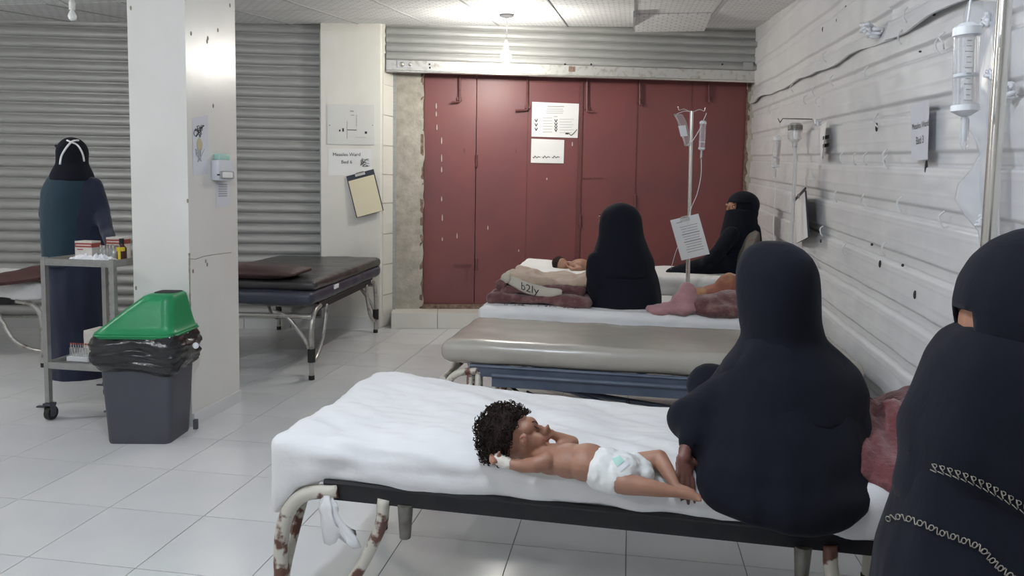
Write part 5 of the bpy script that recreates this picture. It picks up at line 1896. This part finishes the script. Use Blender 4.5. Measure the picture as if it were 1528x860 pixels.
add('label_print', MB().box(cq(326, 261, .0605), (.001, .03, .008), (E1, E2, UP)), M_INK, ds)
s2_ = sign('paper_sheet', [cq(322, 272), cq(343, 270), cq(343, 308), cq(322, 310)], E1, 'small printed slip taped under the dispenser', M_BLUEP, [], cat='paper')
for k in range(6):
    a, b = cq(326, 276 + 3.4 * k, .004), cq(339, 275 + 3.4 * k, .004)
    add('print_line', MB().box((a + b) / 2, (.001, (b - a).length, .005), (E1, E2, UP)), M_INKG, s2_)
    s2_

# ================================================================== ON THE RIBBED WALL
rq = lambda u, v, o=.03: onright(u, v, o)
sign('paper_sign', [rq(1359, 158), rq(1391, 148), rq(1393, 238), rq(1361, 240)], -E1, 'paper sign reading Measles Ward Bed 3 on the ribbed wall', M_BLUEP, [('Measles\nWard' if False else 'Measles Ward', .034, .54, .40), ('Bed 3', .042, .52, .66)], curl=.018)
s5 = sign('paper_sign', [rq(1224, 187), rq(1240, 181), rq(1241, 237), rq(1225, 238)], -E1, 'narrow curled bed paper tied to the far ribbed wall', M_PAPER, [], curl=.05)
for v in (205, 217):
    a, b = rq(1229, v, .038), rq(1236, v, .046)
    add('print_line', MB().box((a + b) / 2, (.001, (b - a).length, .02), (E1, E2, UP)), M_INK, s5)
# clipboard hanging edge-on from the wall
a_, b_, c_, d_ = rq(1186, 300, .03), rq(1203, 282, .10), rq(1205, 345, .10), rq(1190, 366, .03)
wc = clip_chart('clipboard', [a_, b_, c_, d_], 'clipboard with papers hanging edge-on from the ribbed wall', M_PAPER, M_BOARD, .007, None)
add('string', MB().tube(spline([rq(1203, 253, .03), rq(1202, 268, .06), rq(1203, 284, .10)], 4), .003, 5), M_YELP, wc[0], True)
# infusion set on a wire hook: burette, bottle and long tube
wh = empty('wire_hook', rq(1175, 178, .06), 'bent black wire hook holding the infusion set on the wall', 'hook')
add('wire', MB().tube([rq(1161, 177, .16), rq(1164, 183, .17), rq(1168, 177, .16), rq(1212, 178, .03)], .003, 6), M_WIREB, wh, True)
bt3, bb3 = rq(1160, 208, .12), rq(1157, 248, .12)
burette('iv_burette', bt3, bb3, .026, 'milky drip burette hanging from the wire hook on the wall', 5, .3, [bb3 - UP * .12, rq(1157, 285, .12), rq(1154, 330, .12), rq(1155, 365, .12)], [bt3 + UP * .02, rq(1163, 195, .14), rq(1164, 183, .17)])
ib = empty('infusion_bottle', rq(1185, 218, .06), 'upturned clear infusion bottle with printed label on the wall', 'bottle')
pa, pbx = rq(1187, 184, .075), rq(1186, 214, .075)
dI = (pa - pbx).normalized()
LI = (pa - pbx).length
add('bottle', MB().tube([pa, pa - dI * LI * .1, pa - dI * LI * .75, pa - dI * LI * .95, pbx - dI * .03], [.03, .045, .045, .02, .014], 18), M_TRAN, ib, 40)
add('label_band', MB().tube([pa - dI * LI * .12, pa - dI * LI * .32], .0462, 18, False), M_SOCK, ib, True)
add('long_tube', MB().tube(spline([pbx - dI * .02, rq(1186, 250, .07), rq(1184, 300, .07), rq(1181, 350, .07), rq(1181, 372, .07)], 6), .012, 10), M_FILM, ib, True)
# milky protective film hanging loose behind the drip stand
rws = []
for j in range(22):
    v = 2 + 480 * j / 21
    l, r_ = rq(1459 + 6 * math.sin(j * .9), v, .05), rq(1492, v, .05)
    rws.append([l.lerp(r_, i / 10) - E1 * (.012 * nz((i * .4, j * .4, 2), 1.0) + (.03 if i < 2 else .0) * (1 + math.sin(j * 1.1))) for i in range(11)])
pf = add('plastic_sheeting', MB().quadgrid(rws), M_FILM, None, True, 'strip of milky plastic sheeting over the joint of the ribbed wall', 'plastic sheet')
solidify(pf, .002)
